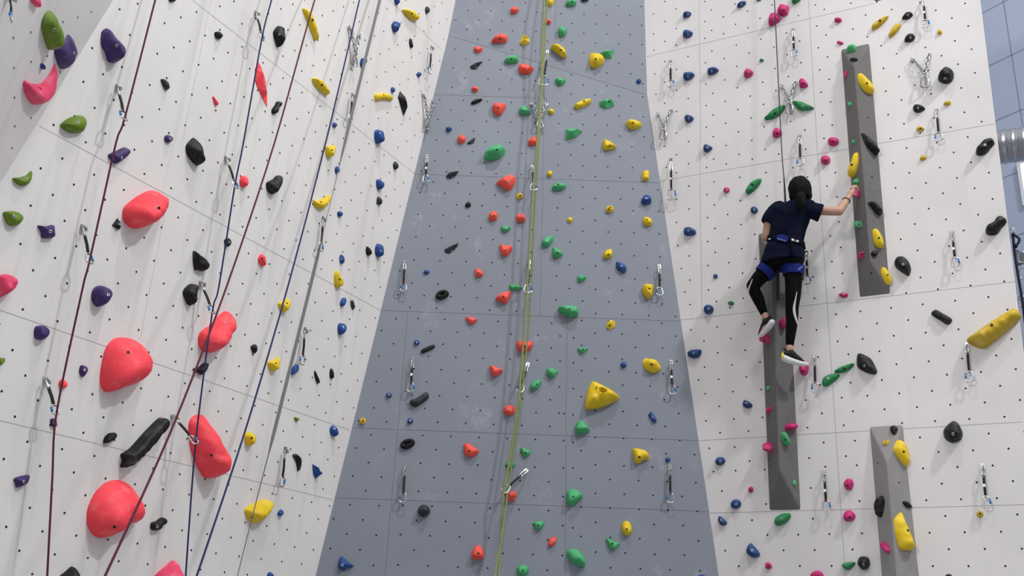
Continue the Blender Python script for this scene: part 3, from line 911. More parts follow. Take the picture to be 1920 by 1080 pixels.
        for a, b in border:
            for k in (a, b):
                if k not in m: m[k] = len(L3); L3.append((L3[k][0], L3[k][1], -.004))
            faces.append((b, a, m[a], m[b]))
        A3 = np.array(L3)
        W = O + A3[:, 0:1] * E[0] + A3[:, 1:2] * E[1] + A3[:, 2:3] * E[2]
        pr = projectN(W); b0, b1 = pr.min(0), pr.max(0)
        if it < 2:
            sc = (tgt1 - tgt0) / np.maximum(b1 - b0, 1e-3)
            sc = np.clip(sc, .6, 1.2)
            Q = (Q - (b0 + b1) / 2) * sc + (tgt0 + tgt1) / 2
    return O, E, L3, faces, h


def parse_catalog():
    ox = oy = 0; out = []
    for line in CATALOG.strip().split('\n'):
        if line.startswith('@'):
            _, a, b = line.split(); ox, oy = float(a), float(b); continue
        col, shape, fl, geo = line.split('|')
        opt = {}
        for t in fl.split():
            if t[0] == 'b' and len(t) > 1: opt['b'] = tuple(float(q) for q in t[1:].split(','))
            elif t[0] == 'h': opt['h'] = float(t[1:]) / 100
            elif t[0] == 'O': opt['O'] = [float(q) for q in t[1:].split(',')]
            else: opt[t] = 1
        L = lambda q: (ox + q[0] / 4, oy + q[1] / 4)
        if geo.startswith('E'):
            q = [float(t) for t in geo.split()[1:]]; ang = math.radians(q[4]) if len(q) > 4 else 0
            pts = []
            for k in range(14):
                a = 2 * PI * k / 14; x, y = q[2] / 2 * math.cos(a), q[3] / 2 * math.sin(a)
                pts.append(L((q[0] + x * math.cos(ang) - y * math.sin(ang), q[1] + x * math.sin(ang) + y * math.cos(ang))))
            px = np.array(pts)
        else:
            px = np.array([L([float(v) for v in t.split(',')]) for t in geo.split()])
        if 'b' in opt: opt['b'] = L(opt['b'])
        if 'O' in opt: o = opt['O']; opt['O'] = [*L((o[0], o[1])), o[2] / 4, o[3] / 4]
        out.append((col, shape, opt, px))
    return out


def bolt_mesh(p, E, metal, parent, name='bolt'):
    prof = [(.0, -.006), (.0105, -.006), (.0105, .002), (.0085, .0035), (.0055, .0035), (.0045, .001), (0.0001, .001)]
    seg = 12; v = []; f = []; m = []
    for r, z in prof:
        for k in range(seg):
            a = 2 * PI * k / seg; v.append((p[0] + r * math.cos(a), p[1] + r * math.sin(a), p[2] + z))
    for i in range(len(prof) - 1):
        for k in range(seg):
            k2 = (k + 1) % seg; f.append((i * seg + k, i * seg + k2, (i + 1) * seg + k2, (i + 1) * seg + k)); m.append(1 if i >= 4 else 0)
    o = mesh_obj(name, v, f, [metal, sock_m], parent, True, m)
    return o


CLAIM = {}
for i, (col, shape, opt, px) in enumerate(parse_catalog()):
    c = px.mean(0)
    surf = surface(*c)
    sm = px if 'x' in opt else catmull(px, 5)
    O, E, L3, faces, h = hold_mesh(sm, surf, opt, i + 11, opt.get('h'))
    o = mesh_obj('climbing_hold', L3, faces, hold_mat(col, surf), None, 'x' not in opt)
    o.matrix_world = Matrix(((E[0][0], E[1][0], E[2][0], O[0]), (E[0][1], E[1][1], E[2][1], O[1]), (E[0][2], E[1][2], E[2][2], O[2]), (0, 0, 0, 1)))
    area = (px.max(0) - px.min(0)).prod()
    if 'b' in opt:
        bx, by = opt['b']
        # shoot along the sight line onto the finished hold
        bvh = BVHTree.FromPolygons([Vector(p) for p in L3], faces)
        cl = np.array([(CAM - O) @ e for e in E]); r = ray(bx, by); rl = np.array([r @ e for e in E])
        loc, nrm, idx, dist = bvh.ray_cast(Vector(cl), Vector(rl).normalized())
        if loc is not None:
            if nrm.z < 0: nrm = -nrm
            bm_ = bolt_m if ('w' in opt or col in ('blue', 'purple', 'olive') or (i % 3 == 0 and col not in ('yellow',))) else bolt_dark
            b = bolt_mesh((0, 0, 0), E, bm_, o)
            q = Vector((0, 0, 1)).rotation_difference(Vector((nrm.x, nrm.y, max(nrm.z, .55))).normalized())
            k = .75 if area < 700 else (1.0 if surf is PR else .85)
            b.matrix_local = Matrix.Translation(loc) @ q.to_matrix().to_4x4() @ Matrix.Scale(k, 4)
    INFO.append(dict(o=o, kind='hold', col=col, shape=shape, c=c, area=area, wall=surf.word, edge=bool(px[:, 0].min() < 4 or px[:, 1].min() < 4 or px[:, 0].max() > 1916 or px[:, 1].max() > 1076)))

# ---------------------------------------------------------------- quickdraws
steel = mat('polished_steel', '#c9cacc', .22, 1.0, vary=.06)
steel_d = mat('worn_steel', '#9a9a9c', .35, 1.0, vary=.1)
web_black = mat('black_webbing', '#0d0d0f', .8, vary=.2, bump=.4, bscale=500)
blue_gate = mat('blue_anodised_gate', '#2a79b8', .35, .6)
keep_m = mat('dark_red_rubber', '#5a1f1f', .6)
white_tag = mat('white_tag', '#e8e8ea', .6)


def dloop(c, d, s, L, W, r, mb, gate_gap=None, m=0):
    """a D-shaped snap-link: along d (length L) and across s (width W)"""
    pts = []
    for k in range(28):
        a = 2 * PI * k / 28
        x = math.copysign(abs(math.cos(a)) ** .62, math.cos(a)) * W / 2; y = math.copysign(abs(math.sin(a)) ** .62, math.sin(a)) * L / 2
        x *= 1 + .22 * (y / (L / 2))
        pts.append(c + s * x + d * y)
    mb.tube(pts, r, True, 7, m)


def quickdraw(i, top, bot, offa=.03, offb=.055, gate=1, tagm=0, keeper=0, turn=0.0):
    sa, sb = surface(*top), surface(*bot)
    sb = sa
    A, B = sa.hit(*top, offa), sb.hit(*bot, offb)
    L = np.linalg.norm(B - A); d = (B - A) / L; out = sa.out
    s = np.cross(d, out); s /= np.linalg.norm(s); w = np.cross(s, d)
    st = s * math.cos(turn) + w * math.sin(turn)
    root = empty('quickdraw', A)
    base = sa.hit(*top, .0) + d * .012
    mb = MB()
    mb.box(base + out * .002 + d * .006, s * .014, d * .022, out * .002)
    mb.box(base + out * .016 + d * .018, s * .002, d * .012, out * .016)
    mb.build('hanger', steel_d, root, A, False)
    mb = MB(); mb.tube([base, base + out * .012], .009, False, 6); mb.tube([base, base + out * .018], .005, False, 8)
    mb.build('hanger_bolt', steel, root, A, False)
    mb = MB(); u = math.radians(55)
    dloop(A + d * L * .19, d, st * .55 + w * .45, L * .23, .030, .0045, mb); mb.build('upper_carabiner', steel, root, A)
    a0, a1 = A + d * L * .27, A + d * L * .76
    mb = MB(); mid = (a0 + a1) / 2 + out * .004
    for p, q in ((a0, mid), (mid, a1)):
        dd = q - p
        mb.box((p + q) / 2, st * .0085, dd * .52, np.cross(st, dd / np.linalg.norm(dd)) * .0035)
    sl = mb.build('sling', web_black, root, A, False)
    if tagm:
        mb = MB(); mb.box(A + d * L * .5 + w * .006 * np.sign(w @ out) + st * .002, st * .0085, d * .010, w * .003); mb.build('label', white_tag, sl, A, False)
    if keeper:
        mb = MB(); mb.box(A + d * L * .745, st * .0105, d * .007, w * .0055); mb.build('keeper', keep_m, sl, A, False)
    mb = MB(); lc = A + d * L * .865; LL, WW = L * .25, max(.034, L * .165)
    dloop(lc, d, st, LL, WW, .0052, mb); lo = mb.build('lower_carabiner', steel, root, A)
    mb = MB(); g = -st * (WW * .5 * gate * 1.0)
    mb.tube([lc - d * LL * .28 + g * .95, lc + d * LL * .22 + g * 1.08], .0068, False, 8); mb.build('gate', blue_gate, lo, A)
    INFO.append(dict(o=root, kind='qd', col='', shape='quickdraw', c=(np.array(top) + np.array(bot)) / 2, area=600, wall=sa.word, edge=top[1] < 4 or bot[1] > 1076, rope=None))
    return root


QD = [((18, -14), (21, 39), .03, .10, -1, 0, 0), ((220, 160), (234, 225), .03, .16, -1, 0, 0), ((480, 22), (492, 74), .03, .14, 1, 0, 0),
      ((424, 294), (443, 353), .03, .16, 1, 0, 0), ((155, 422), (169, 494), .03, .15, 1, 0, 0), ((376, 528), (400, 588), .03, .16, -1, 0, 0),
      ((85, 707), (106, 778), .03, .13, -1, 0, 0), ((323, 778), (369, 832), .03, .22, 1, 0, 0), ((661, 176), (656, 228), .03, .05, 1, 0, 0),
      ((809, 87), (805, 138), .03, .05, -1, 0, 0), ((606, 407), (601, 471), .03, .05, 1, 0, 0), ((572, 615), (566, 684), .03, .05, -1, 0, 1),
      ((535, 839), (528, 913), .03, .05, 1, 0, 1), ((1027, 95), (1018, 160), .03, .15, 1, 0, 0), ((801, 290), (798, 342), .03, .05, 1, 1, 0),
      ((998, 310), (1001, 357), .03, .13, 1, 0, 0), ((759, 489), (756, 546), .03, .05, -1, 0, 1), ((992, 489), (990, 549), .03, .13, 1, 0, 0),
      ((774, 671), (770, 735), .03, .05, 1, 1, 1), ((990, 681), (974, 735), .03, .13, -1, 0, 0), ((760, 873), (755, 942), .03, .05, -1, 0, 1),
      ((988, 881), (943, 922), .03, .13, -1, 0, 0), ((1236, 497), (1237, 554), .03, .05, -1, 0, 0), ((1258, 676), (1261, 739), .03, .05, 1, 1, 1),
      ((1256, 872), (1257, 943), .03, .05, -1, 0, 1), ((1257, 114), (1258, 163), .03, .05, 1, 0, 0), ((1258, 297), (1259, 375), .03, .05, 1, 1, 0),
      ((1487, 54), (1489, 106), .03, .05, 1, 1, 0), ((1499, 254), (1501, 311), .03, .05, -1, 0, 0), ((1512, 471), (1514, 533), .03, .05, 1, 1, 0),
      ((1527, 667), (1529, 735), .03, .05, -1, 0, 0), ((1545, 883), (1550, 958), .03, .05, 1, 1, 1), ((1731, -4), (1736, 52), .03, .05, 1, 1, 0),
      ((1756, 205), (1761, 264), .03, .05, -1, 0, 0), ((1785, 434), (1792, 500), .03, .05, 1, 1, 0), ((1812, 642), (1819, 716), .03, .05, -1, 0, 0),
      ((1842, 870), (1850, 952), .03, .05, 1, 1, 0)]
for i, q in enumerate(QD): quickdraw(i, *q)
for k, word in ((1, 'maroon'), (4, 'maroon'), (6, 'maroon'), (2, 'navy blue'), (3, 'navy blue'), (5, 'navy blue'), (7, 'navy blue'),
                (13, 'green'), (15, 'green'), (17, 'green'), (19, 'green'), (21, 'green')):
    INFO[-len(QD) + k]['rope'] = word

# ---------------------------------------------------------------- chain anchors
chain_m = mat('galvanised_chain', '#a5a6a8', .3, 1.0, vary=.12)


def anchor(a1, a2, j, end):
    pl = surface(*j)
    A1, A2 = pl.hit(*a1, .02), pl.hit(*a2, .02); J, Z = pl.hit(*j, .04), pl.hit(*end, .035)
    root = empty('chain_anchor', A1); o_ = pl.out
    for A in (A1, A2):
        d = J - A; Lc = np.linalg.norm(d); d /= Lc; s = np.cross(d, o_); s /= np.linalg.norm(s)
        mb = MB(); mb.tube([A - o_ * .018, A - o_ * .014], .017, False, 14); mb.tube([A - o_ * .016, A + o_ * .004], .009, False, 6)
        mb.box(A + d * .012 - o_ * .010, s * .009, d * .014, o_ * .004)
        mb.build('hanger', steel, root, A1, False)
        n = max(4, int(Lc / .027)); mb = MB(); st = Lc / n
        for k in range(n):
            c = A + d * st * (k + .5) + o_ * .006
            a = PI / 4 if k % 2 else -PI / 4
            ss = s * math.cos(a) + np.cross(d, s) * math.sin(a)
            dloop(c, d, ss, st * 1.45, .021, .0038, mb)
        mb.build('chain', chain_m, root, A1)
    d = Z - J; Lc = np.linalg.norm(d); d /= Lc; s = np.cross(d, o_); s /= np.linalg.norm(s)
    mb = MB(); dloop(J + d * .012, d, s, .042, .034, .005, mb); mb.build('ring', steel, root, A1)
    for sg in (-1, 1):
        mb = MB(); c = J + d * (Lc * .58) + s * sg * .010 + o_ * .006 * sg
        dd = d + s * .12 * sg; dd /= np.linalg.norm(dd)
        dloop(c, dd, s * .75 + o_ * .66 * sg, Lc * .85, .040, .0058, mb)
        mb.tube([c - dd * Lc * .2 + s * sg * .014 + o_ * .01, c + dd * Lc * .2 + s * sg * .018 + o_ * .01], .0075, False, 8)
        mb.build('carabiner', steel_d if sg > 0 else steel, root, A1)
    INFO.append(dict(o=root, kind='anchor', col='', shape='chain anchor', c=(np.array(a1) + np.array(end)) / 2, area=900, wall=pl.word, edge=False))


for q in (((657, 52), (675, 66), (666, 102), (664, 123)), ((795, 178), (813, 190), (801, 221), (800, 241)), ((997, 193), (1025, 193), (1011, 224), (1013, 241)),
          ((1233, 212), (1258, 206), (1245, 238), (1244, 261)), ((1465, 160), (1491, 154), (1480, 188), (1481, 213)), ((1710, 110), (1742, 102), (1734, 138), (1735, 164))):
    anchor(*q)

# ---------------------------------------------------------------- ropes
def rope_mat(name, c1, c2):
    m = bpy.data.materials.new(name); m.use_nodes = True; nt = m.node_tree; N = nt.nodes; K = nt.links; b = N['Principled BSDF']
    b.inputs['Roughness'].default_value = .85
    tc = N.new('ShaderNodeTexCoord'); v = N.new('ShaderNodeTexVoronoi'); v.inputs['Scale'].default_value = 190
    K.new(tc.outputs['Object'], v.inputs['Vector'])
    mx = N.new('ShaderNodeMix'); mx.data_type = 'RGBA'; mx.inputs[6].default_value = srgb(c1); mx.inputs[7].default_value = srgb(c2)
    r = N.new('ShaderNodeMapRange'); r.inputs[1].default_value = .2; r.inputs[2].default_value = .7
    K.new(v.outputs['Distance'], r.inputs[0]); K.new(r.outputs[0], mx.inputs[0]); K.new(mx.outputs[2], b.inputs['Base Color'])
    return m


def rope(name, label, pl, pts, r, m, cat='rope', group='ropes hanging on the walls', sub=5):
    P = np.array([pl.hit(x, y, o) for x, y, o in pts])
    Q = catmull(P, sub, False)
    mb = MB(); mb.tube(list(Q), r, False, 8); o = mb.build(name, m, None, tuple(Q[0]))
    if label: tag(o, label, cat, group)
    return o


maroon, navy = rope_mat('maroon_rope', '#3d0d1c', '#5f1a30'), rope_mat('navy_rope', '#0e1336', '#1e2a63')
greenr = rope_mat('green_rope', '#66703c', '#8b9558')
rope('climbing_rope', 'leftmost maroon rope, threaded through the quickdraws down the left white wall', PL,
     [(330, -160, .10), (291, 0, .12), (234, 221, .15), (217, 270, .15), (168, 489, .15), (155, 540, .14), (106, 774, .13), (98, 900, .16), (87, 1110, .22)], .0058, maroon)
rope('climbing_rope', 'maroon rope slanting freely across the blue rope, from the top to the bottom left', PL,
     [(634, -120, .12), (590, 0, .20), (514, 270, .42), (424, 540, .68), (320, 810, .95), (184, 1108, 1.25)], .0060, maroon)
rope('climbing_rope', 'navy blue rope clipped through four quickdraws in front of the red holds', PL,
     [(548, -150, .10), (509, 0, .13), (491, 72, .14), (456, 270, .15), (440, 350, .15), (410, 540, .15), (398, 586, .15), (367, 828, .19), (346, 1110, .25)], .0055, navy)
rope('climbing_rope', 'navy blue rope hanging free, right of the other ropes on the left wall', PL,
     [(702, -120, .10), (674, 0, .15), (610, 270, .30), (539, 540, .5), (459, 810, .72), (358, 1112, .95)], .0058, navy)
rope('climbing_rope', 'thicker strand of green rope hanging down the middle of the grey wall', PG,
     [(1028, -120, .09), (1021, 0, .20), (1015, 157, .16), (1007, 270, .17), (1000, 352, .15), (988, 545, .14), (974, 733, .14), (956, 860, .14), (944, 921, .14), (940, 990, .13), (934, 1110, .25)], .0085, greenr)
rope('climbing_rope', 'thin second strand of green rope hanging just right of the thicker one', PG,
     [(1031, -120, .07), (1026, 0, .14), (1012, 240, .12), (1003, 400, .11), (994, 580, .11), (978, 740, .11), (961, 860, .11), (951, 930, .12), (942, 1000, .18), (922, 1110, .34)], .0062, greenr)
# grey auto-belay strap: a flat ribbon with twists
strap_m = mat('grey_belay_webbing', '#6a6a6c', .8, vary=.12, scale=60, bump=.4, bscale=600)
pp = [(741, -120, .10), (712, 0, .16), (646, 270, .26), (581, 540, .36), (514, 810, .46), (480, 942, .50), (437, 1112, .56)]
Q = catmull(np.array([PL.hit(x, y, o) for x, y, o in pp]), 14, False)
mb = MB(); V = []; nQ = len(Q)
flat = np.array([0.30, -.95, .0]); flat /= np.linalg.norm(flat)
for i, p in enumerate(Q):
    y = project(p)[1]
    t = Q[min(i + 1, nQ - 1)] - Q[max(i - 1, 0)]; t /= np.linalg.norm(t)
    f = flat - t * (flat @ t); f /= np.linalg.norm(f); s = np.cross(t, f)
    a = np.interp(y, [-120, 240, 310, 440, 500, 800, 850, 1112], [0, 0, 1.42, 1.42, PI, PI, PI + 1.3, PI + 1.42])
    wv = (s * math.cos(a) + f * math.sin(a)) * .0115; hv = np.cross(t, wv / .0115) * .0012
    V.append((p, wv, hv))
vv = []; ff = []
for p, w, h in V: vv += [p - w - h, p + w - h, p + w + h, p - w + h]
for i in range(nQ - 1):
    for k in range(4): ff.append((4 * i + k, 4 * i + (k + 1) % 4, 4 * i + 4 + (k + 1) % 4, 4 * i + 4 + k))
ff += [(0, 1, 2, 3), tuple(4 * (nQ - 1) + k for k in (3, 2, 1, 0))]
mb.add(vv, ff); tag(mb.build('belay_strap', strap_m, None, tuple(Q[0]), False), 'flat grey webbing strap twisting down the left wall beside the navy ropes', 'strap')

# ---------------------------------------------------------------- the climber
def fuse(mb, voxel, it, name, mats, parent, origin):
    """one continuous surface out of overlapping volumes"""
    me = bpy.data.meshes.new('t'); me.from_pydata([tuple(map(float, p - origin)) for p in mb.v], [], mb.f)
    bm = bmesh.new(); bm.from_mesh(me); bmesh.ops.recalc_face_normals(bm, faces=bm.faces); bm.to_mesh(me); bm.free()
    t = bpy.data.objects.new('t', me); COL.objects.link(t)
    r = t.modifiers.new('r', 'REMESH'); r.mode = 'VOXEL'; r.voxel_size = voxel
    s = t.modifiers.new('s', 'SMOOTH'); s.factor = .5; s.iterations = it
    ev = t.evaluated_get(bpy.context.evaluated_depsgraph_get())
    nm = bpy.data.meshes.new_from_object(ev)
    bpy.data.objects.remove(t); bpy.data.meshes.remove(me)
    nm.name = name
    nm.materials.clear()
    for m in (mats if isinstance(mats, (list, tuple)) else [mats]): nm.materials.append(m)
    nm.polygons.foreach_set('use_smooth', [True] * len(nm.polygons))
    o = bpy.data.objects.new(name, nm); COL.objects.link(o); o.parent = parent
    return o


def R3(x, y, o): return PR.hit(x, y, o)


skin = mat('skin', '#B08A74', .55, vary=.06, scale=30, bump=.1)
navy_shirt = mat('navy_cotton', '#0F1428', .95, vary=.15, spec=.1, scale=14, bump=.3, bscale=700)
black_lycra = mat('black_leggings', '#050506', .8, vary=.1, spec=.12)
blue_harness = mat('blue_harness_padding', '#12206a', .8, vary=.1, spec=.2)
dark_harness = mat('dark_harness_webbing', '#090b18', .9, vary=.1, spec=.1)
hair_m = mat('black_hair', '#080606', .75, vary=.3, scale=90, bump=.8, bscale=300, spec=.15)
white_lycra = mat('white_side_panel', '#c6c6ca', .7, vary=.04)
shoe_white = mat('white_shoe_rubber', '#cfcfd2', .55, vary=.05)
shoe_black = mat('black_shoe_upper', '#0b0b0c', .8)
shoe_yellow = mat('yellow_heel_rubber', '#d2c02a', .6)
tag_white = mat('white_print', '#d9dade', .6)
pale_blue = mat('pale_blue_print', '#5d74b8', .6)

PO = R3(1478, 560, .28)
person = empty('person', PO)
tag(person, 'climber seen from behind in navy t-shirt, black leggings and blue harness, right arm reaching out', 'person')
Hx, Hn, Up = PR.e1, PR.n, np.array([0, 0, 1.0])
fwd = Hn - Up * (Hn @ Up); fwd /= np.linalg.norm(fwd)


def secs(L):
    out = []
    for x, y, o, hw, hd in L: out.append((R3(x, y, o), Hx * hw, fwd * hd))
    return out


# body
mb = MB()
hc = R3(1501, 360, .36)
mb.ball(hc, 1, axes=np.array([Hx * .074, fwd * .094, Up * .108]), seg=20, rings=14)
mb.ball(hc + fwd * .03 - Up * .055, 1, axes=np.array([Hx * .055, fwd * .06, Up * .055]), seg=16, rings=10)      # jaw
mb.chain([(hc + fwd * .094 + Up * .012, .008), (hc + fwd * .112 - Up * .018, .012)])                              # nose
for s in (-1, 1):
    mb.ball(hc + Hx * .076 * s - Up * .012 - fwd * .005, 1, axes=np.array([Hx * .010, fwd * .018, Up * .030]))   # ears
    mb.ball(hc + fwd * .088 - Up * .052 + Hx * .012 * s, 1, axes=np.array([Hx * .016, fwd * .008, Up * .006]))   # lips
mb.chain([(hc - Up * .06 - fwd * .02, .052), (R3(1497, 384, .36), .054)])
mb.loft(secs([(1496, 381, .36, .05, .05), (1490, 389, .345, .15, .07), (1484, 405, .33, .135, .09), (1478, 428, .31, .125, .085), (1472, 455, .295, .12, .085),
              (1469, 480, .28, .14, .10), (1469, 500, .27, .14, .10)]))
ELB, WR = R3(1573, 396, .30), R3(1592, 368, .225)
mb.chain([(R3(1522, 392, .345), .050), (R3(1545, 395, .325), .036), (R3(1558, 396, .315), .034), (ELB, .035), (R3(1580, 386, .275), .033), (R3(1587, 376, .25), .026), (WR, .0215)])
palm = R3(1598, 358, .205)
mb.chain([(WR, .0215), (R3(1595, 363, .215), .024), (palm, .022)])
for k in range(4):                                                                                                  # four curled fingers
    kx = 1596.5 + 2.0 * k; ln_ = (1.0, 1.12, 1.06, .85)[k]
    kn = R3(kx, 352.5 - .5 * k, .225 - .010 * k)
    mid = R3(kx + 3.2 * ln_, 349.0 - .2 * k, .205 - .012 * k)
    tip1 = R3(kx + 6.0 * ln_, 351.2 + .2 * k, .182 - .012 * k)
    tip = R3(kx + 7.2 * ln_, 355.0 + .3 * k, .165 - .010 * k)
    mb.chain([(palm + (kn - palm) * .3, .011), (kn, .0100), (mid, .0090), (tip1, .0082), (tip, .0072)])
mb.chain([(R3(1595.5, 362, .205), .013), (R3(1599.5, 365, .185), .0105), (R3(1603.0, 364.5, .165), .0085)])         # thumb
LE = R3(1437, 445, .33)
LW = R3(1449, 449, .165)
mb.chain([(R3(1455, 392, .335), .052), (R3(1445, 410, .34), .040), (R3(1440, 425, .34), .037), (LE, .035), (R3(1444, 448, .24), .029), (LW, .022), (R3(1452, 447, .14), .024)])
for k in range(4):
    q = R3(1449 + 2.6 * k, 441 - .6 * k, .145); mb.chain([(R3(1450 + 1.6 * k, 446, .145), .011), (q, .0095), (R3(1450 + 2.6 * k, 438 - .5 * k, .120), .008)])
mb.chain([(R3(1455, 449, .14), .012), (R3(1459, 446, .125), .010)])
RL = [(1487, 495, .275, .078), (1488, 525, .27, .066), (1487, 556, .262, .057), (1485, 575, .25, .051), (1485, 602, .235, .046), (1481.5, 636, .22, .035), (1480.5, 652, .215, .031)]
LLg = [(1452, 494, .275, .080), (1437, 508, .29, .068), (1424, 521, .30, .058), (1411.5, 536, .30, .050), (1416, 549, .275, .047), (1422, 561, .255, .046), (1430, 581, .225, .034), (1434.5, 591, .215, .030)]
for leg in (RL, LLg): mb.chain([(R3(x, y, o), r - .007) for x, y, o, r in leg])
mb.chain([(R3(1480.5, 652, .215), .029), (R3(1479.5, 664, .21), .030), (R3(1495, 674, .18), .024), (R3(1509, 681, .14), .018)])
mb.chain([(R3(1434.5, 591, .215), .027), (R3(1438, 603, .21), .027), (R3(1431, 618, .195), .020), (R3(1425, 628, .18), .014)])
fuse(mb, .0048, 2, 'body', skin, person, PO)
for s in (-1, 1):
    mb = MB(); mb.ball(hc + fwd * .083 + Up * .012 + Hx * .030 * s, .013); mb.build('eye', mat('eye_white', '#e8e4de', .3), person, PO)
# hair
mb = MB()
hb = hc - fwd * .020 + Up * .010
mb.ball(hb, 1, axes=np.array([Hx * .086, fwd * .092, Up * .112]), seg=20, rings=14)
mb.ball(hc + Up * .065 + fwd * .02, 1, axes=np.array([Hx * .066, fwd * .075, Up * .050]))
for s in (-1, 1): mb.ball(hc + Hx * .066 * s - Up * .03 - fwd * .02, 1, axes=np.array([Hx * .018, fwd * .05, Up * .06]))
mb.chain([(R3(1502, 370, .45), .040), (R3(1503, 377, .460), .033), (R3(1504, 384, .462), .028), (R3(1504, 389, .458), .022), (R3(1503, 395, .45), .011)])
hair = fuse(mb, .006, 3, 'hair', hair_m, person, PO)
for v in hair.data.vertices:                                      # clumps of hair
    p = v.co; a_ = noise.noise(Vector((p.x * 42 + p.z * 6, p.y * 42, p.z * 7))) * .007 + noise.noise(Vector((p.x * 110, p.y * 110, p.z * 16))) * .0035
    v.co = p + v.normal * a_
mb = MB()
rr = random.Random(3)
for s, x0 in ((-1, 1482), (1, 1520)):
    for k in range(7):
        x = x0 + rr.uniform(-1, 1); y = 348 + 4 * k * .8
        mb.tube([R3(x - 3 * s, y, .42), R3(x + s * rr.uniform(1, 3), y + 5, .42), R3(x + s * rr.uniform(1, 5), y + 10, .42), R3(x + s * rr.uniform(-1, 3), y + 15, .41)], .0012, False, 5)
for k in range(6):
    mb.tube([R3(1501 + k, 388, .475), R3(1500 + 1.5 * k, 395, .472), R3(1499 + 1.6 * k, 401, .468)], .0014, False, 5)
mb.build('loose_strand', hair_m, hair, None)
# t-shirt
mb = MB()
mb.loft(secs([(1495, 377.5, .36, .062, .062), (1490, 384, .35, .150, .085), (1487, 390, .345, .172, .098), (1484, 404, .33, .148, .112), (1481, 420, .318, .142, .112),
              (1476, 440, .305, .138, .108), (1474, 453, .298, .136, .106), (1470, 470, .288, .152, .122), (1468, 484, .28, .160, .130), (1467.5, 493.5, .275, .164, .132)]))
mb.chain([(R3(1513, 392, .345), .066), (R3(1522, 394, .34), .063)]); mb.tube([R3(1522, 394, .34), R3(1530, 397, .335), R3(1539, 400, .325)], [.063, .066, .069], seg=18)
mb.chain([(R3(1461, 391, .34), .066), (R3(1454, 396, .345), .062)]); mb.tube([R3(1454, 396, .345), R3(1446, 407, .345), R3(1439.5, 419, .345)], [.062, .058, .056], seg=18)
shirt = fuse(mb, .0065, 5, 't_shirt', navy_shirt, person, PO)
# pull small folds into the cloth
for v in shirt.data.vertices:
    p = v.co; q = Vector((p.x * 7 + p.z * 5, p.y * 7, p.z * 9 - p.x * 4)); a = noise.noise(q) * .010 + noise.noise(q * 2.3) * .004
    v.co = p + v.normal * a
# leggings
mb = MB()
mb.loft(secs([(1470, 470, .285, .125, .10), (1469, 484, .28, .145, .115), (1469, 497, .275, .150, .115), (1469, 503, .275, .12, .09)]))
for leg in (RL, LLg): mb.chain([(R3(x, y, o), r) for x, y, o, r in leg[:-1]] + [(R3(leg[-1][0] * .5 + leg[-2][0] * .5, leg[-1][1] * .55 + leg[-2][1] * .45, leg[-1][2]), leg[-1][3])])
legs = fuse(mb, .006, 4, 'leggings', black_lycra, person, PO)


def bvh_of(o): return BVHTree.FromPolygons([v.co for v in o.data.vertices], [tuple(p.vertices) for p in o.data.polygons])


def drape(name, bv, rows, off, m, parent, thick=.003):
    """cloth patch laid on a surface: rows of picture points thrown along their sight lines onto it"""
    cam = Vector(map(float, CAM - PO)); V = []; nr = len(rows); nc = len(rows[0])
    last = None
    for r_ in rows:
        for x, y in r_:
            d = Vector(map(float, ray(x, y))).normalized()
            loc, nrm, i, dist = bv.ray_cast(cam, d)
            if loc is None:
                loc = last if last is not None else cam + d * 7; nrm = -d
            last = loc
            V.append(loc + nrm * off)
    F = [(i * nc + j, i * nc + j + 1, (i + 1) * nc + j + 1, (i + 1) * nc + j) for i in range(nr - 1) for j in range(nc - 1)]
    o = mesh_obj(name, V, F, m, parent, True)
    s = o.modifiers.new('s', 'SOLIDIFY'); s.thickness = thick
    return o


def ribbon_rows(pts, n=14, cols=4):
    P = np.array([(a, b) for a, b, w in pts]); W = np.array([w for a, b, w in pts])
    Q = catmull(P, 6, False); wi = np.interp(np.linspace(0, len(P) - 1, len(Q)), range(len(P)), W)
    T = np.gradient(Q, axis=0); T /= np.linalg.norm(T, axis=1)[:, None]; Nn = np.stack([-T[:, 1], T[:, 0]], 1)
    return [[tuple(Q[i] + Nn[i] * wi[i] * s) for s in np.linspace(-.5, .5, cols)] for i in range(len(Q))]


z4 = lambda L: [(1380 + x / 4.91, 480 + y / 4.91, w / 4.91) for x, y, w in L]
lb = bvh_of(legs)
drape('side_stripe', lb, ribbon_rows(z4([(559, 330, 3), (546, 400, 12), (534, 470, 22), (537, 530, 22), (553, 590, 16), (568, 640, 7)])), .0015, white_lycra, legs)
drape('side_stripe', lb, ribbon_rows(z4([(152, 212, 3), (133, 262, 9), (113, 310, 20), (112, 335, 18), (116, 362, 5)])), .0015, white_lycra, legs)
# harness
sb = bvh_of(shirt)


def band(name, src, c, axis, hw, infl, m, parent, maxr):
    bm = bmesh.new(); bm.from_mesh(src.data); bm.normal_update()
    for v in bm.verts: v.co += v.normal * infl
    c = Vector(map(float, c - PO)); a = Vector(map(float, axis)).normalized()
    for s in (1, -1):
        bmesh.ops.bisect_plane(bm, geom=bm.verts[:] + bm.edges[:] + bm.faces[:], plane_co=c + a * hw * s, plane_no=a * s, clear_outer=True)
    bmesh.ops.delete(bm, geom=[v for v in bm.verts if ((v.co - c) - a * (v.co - c).dot(a)).length > maxr], context='VERTS')
    me = bpy.data.meshes.new(name); bm.to_mesh(me); bm.free(); me.materials.append(m)
    me.polygons.foreach_set('use_smooth', [True] * len(me.polygons))
    o = bpy.data.objects.new(name, me); COL.objects.link(o); o.parent = parent
    s = o.modifiers.new('s', 'SOLIDIFY'); s.thickness = .007; s.offset = 1
    return o


